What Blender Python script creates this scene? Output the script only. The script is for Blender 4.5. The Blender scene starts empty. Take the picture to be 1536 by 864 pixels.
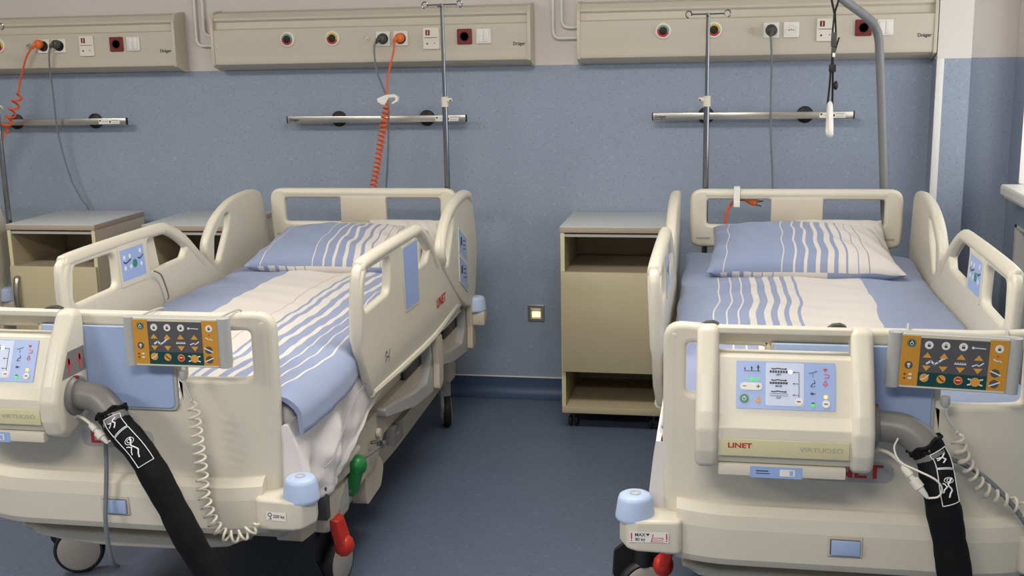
import bpy, bmesh, math, random
from mathutils import Vector, Matrix
PI = math.pi; R = math.radians
random.seed(4)
scn = bpy.context.scene; COL = scn.collection
# ------------------------------------------------------------ camera
YAW, PITCH, ROLL = R(10.5215), R(11.8769), R(-1.1369)
fw = Vector((-math.sin(YAW)*math.cos(PITCH), math.cos(YAW)*math.cos(PITCH), -math.sin(PITCH)))
rt = Vector((math.cos(YAW), math.sin(YAW), 0)); up = rt.cross(fw)
rt, up = rt*math.cos(ROLL)+up*math.sin(ROLL), -rt*math.sin(ROLL)+up*math.cos(ROLL)
cam = bpy.data.objects.new('camera', bpy.data.cameras.new('camera')); COL.objects.link(cam)
M3 = Matrix((rt, up, -fw)).transposed()
cam.matrix_world = Matrix.Translation((0, -5.366, 1.7016)) @ M3.to_4x4()
cam.data.sensor_width = 36; cam.data.lens = 1695.3/1536*36; cam.data.clip_start = .05
scn.camera = cam
# ------------------------------------------------------------ world, lights, exposure
w = bpy.data.worlds.new('world'); scn.world = w; w.use_nodes = True
w.node_tree.nodes['Background'].inputs[0].default_value = (.97, .98, 1.0, 1)
w.node_tree.nodes['Background'].inputs[1].default_value = 1.7
vs = scn.view_settings; vs.view_transform = 'Standard'; vs.look = 'None'; vs.gamma = 1; vs.use_curve_mapping = False
vs.exposure = 0.74
CEIL = 2.75
CEILING_LAMPS = [(-3.3, -2.3), (-.5, -2.3), (-3.3, -5.2), (-.5, -5.2)]
LAMP_W = 21.0
for i, (x, y) in enumerate(CEILING_LAMPS):
    l = bpy.data.lights.new('ceiling_area_light', 'AREA'); l.shape = 'RECTANGLE'; l.size = 1.15; l.size_y = .55
    l.energy = LAMP_W*(1.0 if y > -3 else 1.9); l.color = (1.0, .955, .885)
    o = bpy.data.objects.new('ceiling_area_light', l); o.location = (x, y, CEIL-.075); COL.objects.link(o)

# ------------------------------------------------------------ materials
def lin(c):
    return tuple(((v/255)/12.92 if v/255 <= .04045 else ((v/255+.055)/1.055)**2.4) for v in c)+(1,)
def mat(name, rgb, rough=.5, metal=0, noise=0, nscale=60, bump=0, bscale=200, emit=0, spec=.5, coat=0):
    m = bpy.data.materials.new(name); m.use_nodes = True
    nt = m.node_tree; b = nt.nodes['Principled BSDF']
    b.inputs['Base Color'].default_value = lin(rgb); b.inputs['Roughness'].default_value = rough
    b.inputs['Metallic'].default_value = metal; b.inputs['Specular IOR Level'].default_value = spec
    b.inputs['Coat Weight'].default_value = coat
    tc = nt.nodes.new('ShaderNodeTexCoord')
    n = nt.nodes.new('ShaderNodeTexNoise'); n.inputs['Scale'].default_value = nscale; n.inputs['Detail'].default_value = 4
    nt.links.new(tc.outputs['Object'], n.inputs['Vector'])
    mx = nt.nodes.new('ShaderNodeMix'); mx.data_type = 'RGBA'
    k = noise if noise else .02
    c = lin(rgb)
    mx.inputs[6].default_value = tuple(v*(1-k) for v in c[:3])+(1,)
    mx.inputs[7].default_value = tuple(min(1, v*(1+k)) for v in c[:3])+(1,)
    nt.links.new(n.outputs['Fac'], mx.inputs[0]); nt.links.new(mx.outputs[2], b.inputs['Base Color'])
    if bump:
        n2 = nt.nodes.new('ShaderNodeTexNoise'); n2.inputs['Scale'].default_value = bscale; n2.inputs['Detail'].default_value = 3
        nt.links.new(tc.outputs['Object'], n2.inputs['Vector'])
        bp = nt.nodes.new('ShaderNodeBump'); bp.inputs['Strength'].default_value = bump; bp.inputs['Distance'].default_value = .01
        nt.links.new(n2.outputs['Fac'], bp.inputs['Height']); nt.links.new(bp.outputs[0], b.inputs['Normal'])
    if emit:
        b.inputs['Emission Color'].default_value = lin(rgb); b.inputs['Emission Strength'].default_value = emit
    return m
CREAM = mat('cream_bed_plastic', (210, 204, 187), .38, bump=.02, bscale=900)
CREAM2 = mat('beige_painted_metal', (196, 186, 168), .45)
UNITC = mat('beige_wall_unit', (197, 189, 172), .42, bump=.02, bscale=600)
BLUEP = mat('blue_insert_plastic', (156, 176, 212), .45)
BUMP = mat('pale_blue_bumper', (176, 194, 224), .45)
GREYP = mat('grey_plastic', (118, 116, 112), .4)
GREYL = mat('light_grey_plastic', (172, 172, 168), .45)
DARKG = mat('dark_grey_plastic', (70, 68, 66), .45)
BLACK = mat('black_rubber', (24, 24, 26), .55)
FABB = mat('black_sleeve_fabric', (9, 9, 12), .75, noise=.2, nscale=30, bump=.15, bscale=60, spec=.25)
HUB = mat('wheel_hub_plastic', (176, 170, 160), .5)
STEEL = mat('brushed_steel', (190, 186, 176), .28, metal=1, noise=.08, nscale=15)
CHROME = mat('chrome', (150, 150, 154), .16, metal=1)
POLEG = mat('grey_pole_paint', (122, 123, 124), .35)
WHITE = mat('white_plastic', (228, 225, 218), .4)
WPIPE = mat('white_pipe_paint', (222, 220, 216), .4)
OUTL = mat('outlet_cream', (224, 218, 204), .4)
HOLE = mat('socket_dark', (20, 18, 18), .6)
REDS = mat('dark_red_socket', (120, 28, 26), .4)
ORANGE = mat('orange_cable', (226, 96, 40), .45)
ORANGED = mat('orange_plug', (232, 110, 38), .45)
CABG = mat('grey_cable', (112, 118, 122), .5)
CABW = mat('white_cable', (214, 210, 198), .5)
GREEN = mat('green_pedal', (16, 118, 52), .4)
RED = mat('red_pedal', (190, 44, 30), .4)
REDINK = mat('red_print', (190, 40, 34), .5)
REDLED = mat('red_symbol', (214, 60, 60), .5)
NAVY = mat('navy_print', (34, 38, 62), .5)
INKG = mat('grey_print', (172, 167, 152), .5)
INKD = mat('dark_print', (52, 54, 62), .5)
INKW = mat('white_print', (226, 228, 230), .5)
PANB = mat('panel_blue_film', (150, 174, 222), .35)
PANL = mat('panel_light_film', (198, 208, 232), .35)
PANG = mat('keypad_grey_film', (84, 82, 84), .4)
PANO = mat('keypad_ochre_film', (200, 142, 44), .4)
PANT = mat('keypad_teal_film', (10, 66, 68), .4)
ARROW = mat('arrow_ochre', (216, 156, 64), .4)
GRN = mat('green_ring', (24, 128, 112), .4)
LEDG = mat('green_led', (60, 200, 80), .4, emit=.35)
LEDW = mat('white_led', (255, 255, 255), .4, emit=2.5)
LEDY = mat('amber_led', (255, 205, 90), .4, emit=.7)
LAB = mat('white_label', (232, 228, 220), .5)
GOLD = mat('yellow_ring', (204, 178, 66), .4)
GRNR = mat('green_grey_ring', (120, 150, 130), .4)
CABL = mat('cabinet_laminate', (184, 173, 142), .45, noise=.03, nscale=8)
CABE = mat('cabinet_edge_laminate', (206, 200, 160), .45)
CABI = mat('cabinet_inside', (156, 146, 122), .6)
CABT = mat('cabinet_top_laminate', (194, 198, 196), .28, noise=.02)
CABTE = mat('cabinet_top_edge', (168, 152, 136), .5)
SHEETW = mat('white_sheet', (218, 213, 211), .9, bump=.15, bscale=700)
GLOW = mat('warm_night_glow', (255, 205, 120), .4, emit=2.2)
LAMPM = mat('ceiling_diffuser', (255, 246, 230), .5, emit=2.0)

def speckle_mat(name, base, dark, light, rough, scale, amt, bump=0.0, spec=.5, rv=.0):
    m = bpy.data.materials.new(name); m.use_nodes = True; nt = m.node_tree; N = nt.nodes; L = nt.links
    b = N['Principled BSDF']; b.inputs['Roughness'].default_value = rough; b.inputs['Specular IOR Level'].default_value = spec
    tc = N.new('ShaderNodeTexCoord')
    def noise(s, d=3):
        n = N.new('ShaderNodeTexNoise'); n.inputs['Scale'].default_value = s; n.inputs['Detail'].default_value = d
        L.new(tc.outputs['Object'], n.inputs['Vector']); return n
    def ramp(n, a, c):
        r = N.new('ShaderNodeValToRGB'); r.color_ramp.elements[0].position = a; r.color_ramp.elements[1].position = c
        L.new(n.outputs['Fac'], r.inputs[0]); return r
    def mix(f, c1, c2):
        x = N.new('ShaderNodeMix'); x.data_type = 'RGBA'
        L.new(f, x.inputs[0])
        for s, c in ((6, c1), (7, c2)):
            if isinstance(c, tuple): x.inputs[s].default_value = c
            else: L.new(c, x.inputs[s])
        return x.outputs[2]
    n1 = noise(scale); n2 = noise(scale*.45); n3 = noise(scale*.08, 5); n4 = noise(1.1, 2)
    r1 = ramp(n1, .56, .70); r2 = ramp(n2, .60, .72)
    c = mix(n3.outputs['Fac'], tuple(v*(1-amt) for v in lin(base)[:3])+(1,), tuple(v*(1+amt) for v in lin(base)[:3])+(1,))
    c = mix(r1.outputs[0], c, lin(dark)); c = mix(r2.outputs[0], c, lin(light))
    L.new(c, b.inputs['Base Color'])
    if bump:
        bp = N.new('ShaderNodeBump'); bp.inputs['Strength'].default_value = bump; bp.inputs['Distance'].default_value = .004
        L.new(n4.outputs['Fac'] if bump < 0 else n2.outputs['Fac'], bp.inputs['Height']); L.new(bp.outputs[0], b.inputs['Normal'])
    return m
WALLB = speckle_mat('blue_wall_vinyl', (144, 155, 173), (127, 138, 158), (156, 165, 181), .5, 90, .05, .05)
WALLW = mat('white_wall_paint', (214, 208, 202), .7, noise=.02, nscale=3, bump=.03, bscale=300)
FLOORM = speckle_mat('blue_floor_vinyl', (94, 104, 124), (80, 90, 110), (106, 116, 136), .42, 70, .06, .04)
COVE = speckle_mat('dark_blue_cove_vinyl', (62, 80, 110), (54, 72, 102), (70, 88, 118), .45, 70, .05)
CEILM = mat('ceiling_paint', (225, 222, 214), .8)

def stripes(name, edges, lo, hi, blue=(138, 149, 178), white=(208, 202, 195), wob=.0):
    """edges: list of (u, colour) from left; colour 'b','w','g'"""
    m = bpy.data.materials.new(name); m.use_nodes = True; nt = m.node_tree; N = nt.nodes; L = nt.links
    b = N['Principled BSDF']; b.inputs['Roughness'].default_value = .85; b.inputs['Specular IOR Level'].default_value = .2
    b.inputs['Sheen Weight'].default_value = .15
    uv = N.new('ShaderNodeUVMap'); uv.uv_map = 'UVMap'
    sp = N.new('ShaderNodeSeparateXYZ'); L.new(uv.outputs[0], sp.inputs[0])
    mr = N.new('ShaderNodeMapRange'); mr.inputs[1].default_value = lo; mr.inputs[2].default_value = hi
    L.new(sp.outputs[0], mr.inputs[0])
    r = N.new('ShaderNodeValToRGB'); r.color_ramp.interpolation = 'CONSTANT'
    cm = {'b': lin(blue), 'w': lin(white), 'g': lin((136, 140, 150)), 't': lin((190, 172, 160))}
    e = r.color_ramp.elements
    e[0].position = 0; e[0].color = cm[edges[0][1]]; e[1].position = max(.001, (edges[1][0]-lo)/(hi-lo)); e[1].color = cm[edges[1][1]]
    for u, c in edges[2:]:
        x = e.new((u-lo)/(hi-lo)); x.color = cm[c]
    L.new(mr.outputs[0], r.inputs[0]); L.new(r.outputs[0], b.inputs['Base Color'])
    tc = N.new('ShaderNodeTexCoord'); n = N.new('ShaderNodeTexNoise'); n.inputs['Scale'].default_value = 900
    L.new(tc.outputs['Object'], n.inputs['Vector'])
    bp = N.new('ShaderNodeBump'); bp.inputs['Strength'].default_value = .08; bp.inputs['Distance'].default_value = .002
    L.new(n.outputs['Fac'], bp.inputs['Height']); L.new(bp.outputs[0], b.inputs['Normal'])
    return m
def bands(start, lst, first, last):
    out = [(start, first)]
    for a, c, col in lst: out.append((a, col)); out.append((c, first))
    return out
DUVB = stripes('duvet_stripes_right', [(-.7, 'b'), (-.318, 'w'), (-.313, 'b'), (-.277, 'w'), (-.271, 'b'), (-.239, 'w'), (-.230, 'b'), (-.198, 'w'), (-.178, 'b'), (-.151, 'w'), (-.127, 'b'), (-.107, 'w'), (-.083, 'b'), (-.069, 'w'), (-.041, 'b'), (-.032, 'w'), (.007, 'g'), (.0095, 'w'), (.218, 'b')], -.7, .7)
DUVA = stripes('duvet_stripes_left', [(-.7, 'b'), (-.175, 'w'), (.055, 't'), (.058, 'w'), (.083, 't'), (.087, 'w'), (.116, 'b'), (.126, 'w'), (.149, 'b'), (.166, 'w'), (.195, 'b'), (.222, 'w'), (.243, 'b'), (.277, 'w'), (.295, 'b'), (.327, 'w'), (.337, 'b'), (.374, 'w'), (.379, 'b'), (.418, 'w'), (.423, 'b')], -.7, .9)
PILT = stripes('pillow_stripes_top', [(-.5, 'b'), (-.30, 'w'), (-.295, 'b'), (-.085, 'w'), (-.080, 'b'), (-.040, 'w'), (-.034, 'b'), (-.001, 'w'), (.009, 'b'), (.041, 'w'), (.057, 'b'), (.084, 'w'), (.108, 'b'), (.123, 'w'), (.150, 'b'), (.160, 'w'), (.192, 'b'), (.197, 'w'), (.232, 'g'), (.235, 'w')], -.5, .5)
PILU = stripes('pillow_stripes_under', [(-.5, 'b'), (-.305, 'w'), (-.285, 'b'), (-.262, 'w'), (-.238, 'b'), (-.220, 'w'), (-.192, 'b'), (-.186, 'w'), (-.156, 'g'), (-.152, 'w'), (-.115, 'g'), (-.112, 'w'), (.085, 'b')], -.5, .5)

# ------------------------------------------------------------ geometry helpers
def V(*a): return Vector(a if len(a) > 1 else a[0])
class MB:
    def __init__(s): s.bm = bmesh.new(); s.mats = []; s.cur = 0
    def m(s, material):
        if material not in s.mats: s.mats.append(material)
        s.cur = s.mats.index(material); return s
    def _set(s, faces):
        for f in faces: f.material_index = s.cur
    def box(s, a, b, bev=0, seg=2, M=None):
        a = Vector(a); b = Vector(b); lo = Vector([min(a[i], b[i]) for i in range(3)]); hi = Vector([max(a[i], b[i]) for i in range(3)])
        t = bmesh.new(); bmesh.ops.create_cube(t, size=1)
        for v in t.verts: v.co = Vector([lo[i]+(v.co[i]+.5)*(hi[i]-lo[i]) for i in range(3)])
        if bev: bmesh.ops.bevel(t, geom=list(t.edges), offset=min(bev, min(hi-lo)*.49), segments=seg, profile=.5, affect='EDGES')
        return s.take(t, M)
    def take(s, t, M=None):
        if M is not None: bmesh.ops.transform(t, matrix=M, verts=t.verts)
        me = bpy.data.meshes.new('tmp'); t.to_mesh(me); t.free()
        n = len(s.bm.faces); s.bm.from_mesh(me); bpy.data.meshes.remove(me)
        s.bm.faces.ensure_lookup_table(); s._set(s.bm.faces[n:]); return s
    def mesh(s, me, M=None):
        if M is not None: me.transform(M)
        n = len(s.bm.faces); s.bm.from_mesh(me); s.bm.faces.ensure_lookup_table(); s._set(s.bm.faces[n:]); return s
    def tube(s, pts, r, seg=10, closed=False, caps=True):
        pts = [Vector(p) for p in pts]; n = len(pts)
        rs = r if isinstance(r, (list, tuple)) else [r]*n
        rings = []; prev = None
        for i, p in enumerate(pts):
            if closed: d = pts[(i+1) % n]-pts[i-1]
            else: d = pts[min(i+1, n-1)]-pts[max(i-1, 0)]
            if d.length < 1e-9: d = Vector((0, 0, 1))
            d.normalize()
            if prev is None:
                a = Vector((0, 0, 1)) if abs(d.z) < .9 else Vector((1, 0, 0))
                u = d.cross(a).normalized()
            else:
                u = prev-d*prev.dot(d)
                u = u.normalized() if u.length > 1e-6 else d.orthogonal().normalized()
            prev = u; v = d.cross(u)
            rings.append([s.bm.verts.new(p+(u*math.cos(2*PI*k/seg)+v*math.sin(2*PI*k/seg))*rs[i]) for k in range(seg)])
        fs = []
        for i in range(n if closed else n-1):
            A = rings[i]; B = rings[(i+1) % n]
            for k in range(seg):
                fs.append(s.bm.faces.new((A[k], A[(k+1) % seg], B[(k+1) % seg], B[k])))
        if caps and not closed:
            fs.append(s.bm.faces.new(rings[0][::-1])); fs.append(s.bm.faces.new(rings[-1]))
        s._set(fs); return s
    def lathe(s, prof, c, axis='z', seg=24, flip=1):
        """prof: (radius, height) along axis from c"""
        c = Vector(c); rings = []
        def P(r, h, k):
            a = 2*PI*k/seg; x, y = r*math.cos(a), r*math.sin(a)
            return c+{'z': Vector((x, y, h)), 'y': Vector((x, -h*flip, y)), 'x': Vector((h*flip, x, y))}[axis]
        for r, h in prof:
            if r < 1e-6: rings.append([s.bm.verts.new(P(0, h, 0))])
            else: rings.append([s.bm.verts.new(P(r, h, k)) for k in range(seg)])
        fs = []
        for A, B in zip(rings, rings[1:]):
            for k in range(seg):
                k2 = (k+1) % seg
                if len(A) == 1 and len(B) == 1: continue
                if len(A) == 1: fs.append(s.bm.faces.new((A[0], B[k2], B[k])))
                elif len(B) == 1: fs.append(s.bm.faces.new((A[k], A[k2], B[0])))
                else: fs.append(s.bm.faces.new((A[k], A[k2], B[k2], B[k])))
        if len(rings[0]) > 1: fs.append(s.bm.faces.new(rings[0][::-1]))
        if len(rings[-1]) > 1: fs.append(s.bm.faces.new(rings[-1]))
        s._set(fs); return s
    def plate(s, loops, th, bev=.003, M=None, res=2):
        return s.mesh(plate_mesh(loops, th, bev, res), M)
    def prof(s, pts, x0, x1, axis='x', bev=0):
        """closed polygon in the other two axes, extruded along axis"""
        t = bmesh.new()
        def P(a, b, q): return {'x': Vector((q, a, b)), 'y': Vector((a, q, b)), 'z': Vector((a, b, q))}[axis]
        A = [t.verts.new(P(a, b, x0)) for a, b in pts]; B = [t.verts.new(P(a, b, x1)) for a, b in pts]
        n = len(pts)
        t.faces.new(A); t.faces.new(B[::-1])
        for i in range(n): t.faces.new((A[i], B[i], B[(i+1) % n], A[(i+1) % n]))
        if bev:
            bmesh.ops.bevel(t, geom=[e for e in t.edges if e.calc_face_angle(0) is not None and e.calc_face_angle(0) > .5], offset=bev, segments=2, profile=.5, affect='EDGES')
        return s.take(t)
    def ico(s, c, r, sc=(1, 1, 1)):
        t = bmesh.new(); bmesh.ops.create_icosphere(t, subdivisions=2, radius=1)
        for v in t.verts: v.co = Vector(c)+Vector((v.co.x*r*sc[0], v.co.y*r*sc[1], v.co.z*r*sc[2]))
        return s.take(t)
    def bend(s, fn):
        for v in s.bm.verts: v.co = fn(v.co)
        return s
ORG = {}
def meta(o, label=None, cat=None, group=None, kind=None):
    for k, v in (('label', label), ('category', cat), ('group', group), ('kind', kind)):
        if v: o[k] = v
    return o
def root(name, loc, label, cat, group=None):
    o = bpy.data.objects.new(name, None); o.empty_display_size = .1; o.location = loc; COL.objects.link(o)
    ORG[o] = Vector(loc); return meta(o, label, cat, group)
def rootorg(p):
    while p.parent: p = p.parent
    return ORG[p]
def ob(name, mb, parent=None, label=None, cat=None, group=None, kind=None, sharp=38, origin=None):
    bm = mb.bm
    bmesh.ops.recalc_face_normals(bm, faces=bm.faces)
    me = bpy.data.meshes.new(name); 
    if parent: org = rootorg(parent)
    elif origin is not None: org = Vector(origin)
    else:
        xs = [v.co for v in bm.verts]
        org = Vector(((min(v.x for v in xs)+max(v.x for v in xs))/2, (min(v.y for v in xs)+max(v.y for v in xs))/2, min(v.z for v in xs)))
    bmesh.ops.translate(bm, verts=bm.verts, vec=-org)
    bm.to_mesh(me); bm.free()
    for m in (mb.mats or [CREAM]): me.materials.append(m)
    me.shade_smooth(); me.set_sharp_from_angle(angle=R(sharp))
    o = bpy.data.objects.new(name, me); COL.objects.link(o)
    if parent: o.parent = parent
    else: o.location = org; ORG[o] = org
    return meta(o, label, cat, group, kind)
def plate_mesh(loops, th, bev, res=2):
    cu = bpy.data.curves.new('tmp', 'CURVE'); cu.dimensions = '2D'; cu.fill_mode = 'BOTH'
    for lp in loops:
        sp = cu.splines.new('POLY'); sp.points.add(len(lp)-1)
        for p, q in zip(sp.points, lp): p.co = (q[0], q[1], 0, 1)
        sp.use_cyclic_u = True
    cu.extrude = max(th/2-bev, .00005); cu.bevel_depth = bev; cu.bevel_resolution = res; cu.offset = -bev
    o = bpy.data.objects.new('tmp', cu); me = bpy.data.meshes.new_from_object(o)
    bpy.data.objects.remove(o); bpy.data.curves.remove(cu); return me
def text_mesh(s, size, th=.0004, bold=0.0, shear=0):
    cu = bpy.data.curves.new('tmp', 'FONT'); cu.body = s; cu.size = size; cu.extrude = th/2; cu.align_x = 'CENTER'; cu.align_y = 'CENTER'
    cu.offset = bold*size; cu.shear = shear; cu.resolution_u = 3
    o = bpy.data.objects.new('tmp', cu); me = bpy.data.meshes.new_from_object(o)
    bpy.data.objects.remove(o); bpy.data.curves.remove(cu); return me
def rc(pts, r, n=5):
    """round the corners of a closed polygon; r scalar or list"""
    out = []; N = len(pts)
    for i in range(N):
        p = Vector(pts[i]); a = Vector(pts[i-1]); b = Vector(pts[(i+1) % N]); rr = r[i] if isinstance(r, (list, tuple)) else r
        da = (a-p); db = (b-p); la, lb = da.length, db.length
        if rr <= 1e-6 or la < 1e-6 or lb < 1e-6: out.append((p.x, p.y)); continue
        da /= la; db /= lb; ang = da.angle(db)
        if ang > PI-.05: out.append((p.x, p.y)); continue
        t = min(rr/math.tan(ang/2), la*.49, lb*.49)
        A = p+da*t; B = p+db*t
        for k in range(n+1):
            u = k/n; q = A*(1-u)**2+p*2*u*(1-u)+B*u*u; out.append((q.x, q.y))
    return out
def rect(x0, z0, x1, z1, r=0, n=4):
    p = [(x0, z0), (x1, z0), (x1, z1), (x0, z1)]
    return rc(p, r, n) if r else p
def cr(pts, n=8, closed=False):
    """catmull-rom through 3d points"""
    P = [Vector(p) for p in pts]; N = len(P); out = []
    rng = range(N if closed else N-1)
    for i in rng:
        p1 = P[i]; p2 = P[(i+1) % N]
        p0 = P[i-1] if (closed or i > 0) else p1*2-p2
        p3 = P[(i+2) % N] if (closed or i+2 < N) else p2*2-p1
        for k in range(n):
            t = k/n
            out.append(.5*((2*p1)+(-p0+p2)*t+(2*p0-5*p1+4*p2-p3)*t*t+(-p0+3*p1-3*p2+p3)*t**3))
    if not closed: out.append(P[-1])
    return out
def helix(path, rad, turns, n=12, ends=.02):
    """coil of given radius around a dense path"""
    P = cr(path, 16); L = [0]
    for a, b in zip(P, P[1:]): L.append(L[-1]+(b-a).length)
    T = L[-1]; out = []; tot = int(turns*n)
    u = None; j = 0
    for i in range(tot+1):
        s = T*i/tot
        while j < len(L)-2 and L[j+1] < s: j += 1
        f = (s-L[j])/max(1e-9, L[j+1]-L[j]); p = P[j].lerp(P[j+1], f); d = (P[j+1]-P[j]).normalized()
        if u is None: u = d.orthogonal().normalized()
        u = (u-d*u.dot(d)).normalized(); v = d.cross(u); a = 2*PI*i/n
        e = min(1, s/ends, (T-s)/ends)
        out.append(p+(u*math.cos(a)+v*math.sin(a))*rad*max(0, e))
    return out
def Mx(X, Y, Z, o):
    """matrix with columns X, Y, Z and origin"""
    m = Matrix((Vector(X), Vector(Y), Vector(Z))).transposed().to_4x4(); m.translation = Vector(o); return m
FRONT = lambda y, x=0, z=0: Mx((1, 0, 0), (0, 0, 1), (0, -1, 0), (x, y, z))      # local (a,b) -> x,z facing -y
SIDE = lambda x: Mx((0, 1, 0), (0, 0, 1), (1, 0, 0), (x, 0, 0))                    # local (a,b) -> y,z facing +x
def copy_tree(o, parent=None):
    c = o.copy(); COL.objects.link(c)
    if parent: c.parent = parent
    for ch in list(o.children): copy_tree(ch, c)
    return c
class Face:
    """flat print on a face: origin, right, up, normal; units metres per unit"""
    def __init__(s, o, ux, uy, k=1.0): s.o = Vector(o); s.ux = Vector(ux).normalized(); s.uy = Vector(uy).normalized(); s.n = s.ux.cross(s.uy); s.k = k
    def M(s, x, y, h=0, rot=0):
        c, q = math.cos(rot), math.sin(rot); X = s.ux*c+s.uy*q; Y = -s.ux*q+s.uy*c
        return Mx(X, Y, s.n, s.o+s.ux*x*s.k+s.uy*y*s.k+s.n*h)
    def poly(s, mb, pts, h=.0004, th=.0006): return mb.plate([[(x*s.k, y*s.k) for x, y in pts]], th, .00005, s.M(0, 0, h), 0)
    def rect(s, mb, x0, y0, x1, y1, r=0, h=.0004, th=.0006): return s.poly(mb, rect(x0, y0, x1, y1, r), h, th)
    def disc(s, mb, x, y, r, h=.0006, n=18, th=.0006): return s.poly(mb, [(x+r*math.cos(2*PI*i/n), y+r*math.sin(2*PI*i/n)) for i in range(n)], h, th)
    def ring(s, mb, x, y, r, r2, h=.0006, n=18):
        c = lambda q: [((x+q*math.cos(2*PI*i/n))*s.k, (y+q*math.sin(2*PI*i/n))*s.k) for i in range(n)]
        return mb.plate([c(r), c(r2)[::-1]], .0006, .00005, s.M(0, 0, h), 0)
    def text(s, mb, t, x, y, size, h=.0005, bold=0, sx=1, rot=0):
        me = text_mesh(t, size*s.k, .0004, bold); me.transform(Matrix.Diagonal((sx, 1, 1, 1))); return mb.mesh(me, s.M(x, y, h, rot))
    def line(s, mb, pts, w, h=.0007):
        for a, b in zip(pts, pts[1:]):
            d = Vector(b)-Vector(a); L = d.length
            if L < 1e-9: continue
            n = Vector((-d.y, d.x))/L*w/2; e = d/L*w*.3; A = Vector(a)-e; B = Vector(b)+e
            s.poly(mb, [tuple(A+n), tuple(A-n), tuple(B-n), tuple(B+n)][::-1], h)
        return mb

# ------------------------------------------------------------ the room
XW = 1.27; XL = -5.4; YF = -7.2
def struct(name, mb, parent=None, **k):
    o = ob(name, mb, parent, **k)
    if not parent: o['kind'] = 'structure'
    return o
struct('floor', MB().m(FLOORM).box((XL, YF, -.05), (XW+.3, .1, 0)), origin=(0, 0, 0))
b = MB().m(WALLB).box((XL, -.0, .1), (XW+.3, .12, 1.63)).m(WALLW).box((XL, .003, 1.63), (XW+.3, .12, CEIL)).m(COVE).box((XL, .0, -.02), (XW+.3, .12, .1))
struct('wall_back', b, origin=(0, 0, 0))
b = MB().m(COVE)
cp = [(0, .1), (-.004, .1)]+[(-.004-.055*(1-math.cos(a)), .001+.055*(1-math.sin(a))+.0) for a in [R(k*15) for k in range(7)]]+[(0, 0.001)]
b.prof([(y, z) for y, z in cp], XL, XW, 'x')
struct('baseboard_back', b, origin=(0, 0, 0))
struct('trim_1', MB().m(WHITE).box((XL, -.007, .0985), (XW, 0, .1035)), origin=(0, 0, 0))
# pipe casing in the right corner and its corner guard
b = MB().m(WALLB).box((.92, -.12, 0), (1.06, 0, 1.63)).m(WALLW).box((.92, -.118, 1.63), (1.06, 0, CEIL))
struct('wall_casing', b, origin=(0, 0, 0))
b = MB().m(WPIPE).box((.9185, -.1225, .1), (.949, -.12, 1.63), .0008).box((.9185, -.1225, .1), (.9202, -.113, 1.63), .0006)
struct('trim_2', b, origin=(0, 0, 0))
# right wall with window opening and radiator niche
WY0, WY1, WZ0, WZ1 = -.19, -2.3, 1.06, 2.35
NY0, NY1, NZ1 = -.20, -2.25, .92
b = MB()
def wb(y0, y1, z0, z1, x0=XW, x1=XW+.3):
    if z0 < 1.63:
        b.m(WALLB).box((x0, y0, z0), (x1, y1, min(z1, 1.63)))
    if z1 > 1.63: b.m(WALLW).box((x0+.002, y0, max(z0, 1.63)), (x1, y1, z1))
wb(0, WY0, 0, CEIL); wb(WY1, YF, 0, CEIL); wb(WY0, WY1, WZ1, CEIL); wb(WY0, WY1, NZ1, WZ0)
wb(WY0, NY0, 0, NZ1); wb(NY1, WY1, 0, NZ1); wb(NY0, NY1, 0, NZ1, XW+.14, XW+.3)
struct('wall_right', b, origin=(0, 0, 0))
b = MB().m(WPIPE).box((XW-.004, NY0-.0, 0), (XW+.14, NY0-.03, NZ1)).box((XW-.004, NY0, NZ1-.012), (XW+.14, NY1, NZ1))
struct('trim_3', b, origin=(0, 0, 0))
wn = root('window_1', (XW+.2, -1.28, WZ0), 'white framed window over the right sill', 'window'); wn['kind'] = 'structure'
del wn['category']
b = MB().m(WHITE)
for z in (WZ0+.03, WZ1-.03): b.box((XW+.18, WY0, z-.03), (XW+.24, WY1, z+.03), .006)
for y in (WY0-.03, -1.28, WY1+.03): b.box((XW+.18, y-.03, WZ0), (XW+.24, y+.03, WZ1), .006)
ob('window_frame', b, wn)
g = bpy.data.materials.new('window_glass'); g.use_nodes = True
gn = g.node_tree; tb = gn.nodes.new('ShaderNodeBsdfTransparent'); gb = gn.nodes.new('ShaderNodeBsdfGlossy'); gb.inputs['Roughness'].default_value = .02
mxs = gn.nodes.new('ShaderNodeMixShader'); mxs.inputs[0].default_value = .06
gn.links.new(tb.outputs[0], mxs.inputs[1]); gn.links.new(gb.outputs[0], mxs.inputs[2]); gn.links.new(mxs.outputs[0], gn.nodes['Material Output'].inputs[0])
for y0, y1 in ((WY0-.05, -1.26), (-1.30, WY1+.05)):
    ob('window_pane', MB().m(g).box((XW+.208, y0, WZ0+.05), (XW+.212, y1, WZ1-.05)), wn)
rev = MB().m(WHITE)
rev.box((XW+.0, WY0-.006, WZ0), (XW+.18, WY0, WZ1)).box((XW, WY1, WZ0), (XW+.18, WY1+.006, WZ1))
ob('window_reveal', rev, wn)
b = MB().m(WHITE).prof(rc([(XW+.0, 1.10), (1.19, 1.10), (1.185, 1.09), (1.185, 1.06), (1.20, 1.052), (XW+.0, 1.062)], .004), -.25, -2.34, 'y').box((XW, WY0, 1.062), (XW+.18, WY1, 1.10))
b.m(WHITE).box((1.20, -.255, 1.045), (1.215, -2.3, 1.055))
ob('window_sill', b, wn)
struct('ceiling', MB().m(CEILM).box((XL, YF, CEIL), (XW+.3, .1, CEIL+.1)), origin=(0, 0, 0))
struct('wall_left', MB().m(WALLB).box((XL-.1, YF, 0), (XL, .1, 1.63)).m(WALLW).box((XL-.1, YF, 1.63), (XL, .1, CEIL)), origin=(0, 0, 0))
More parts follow.
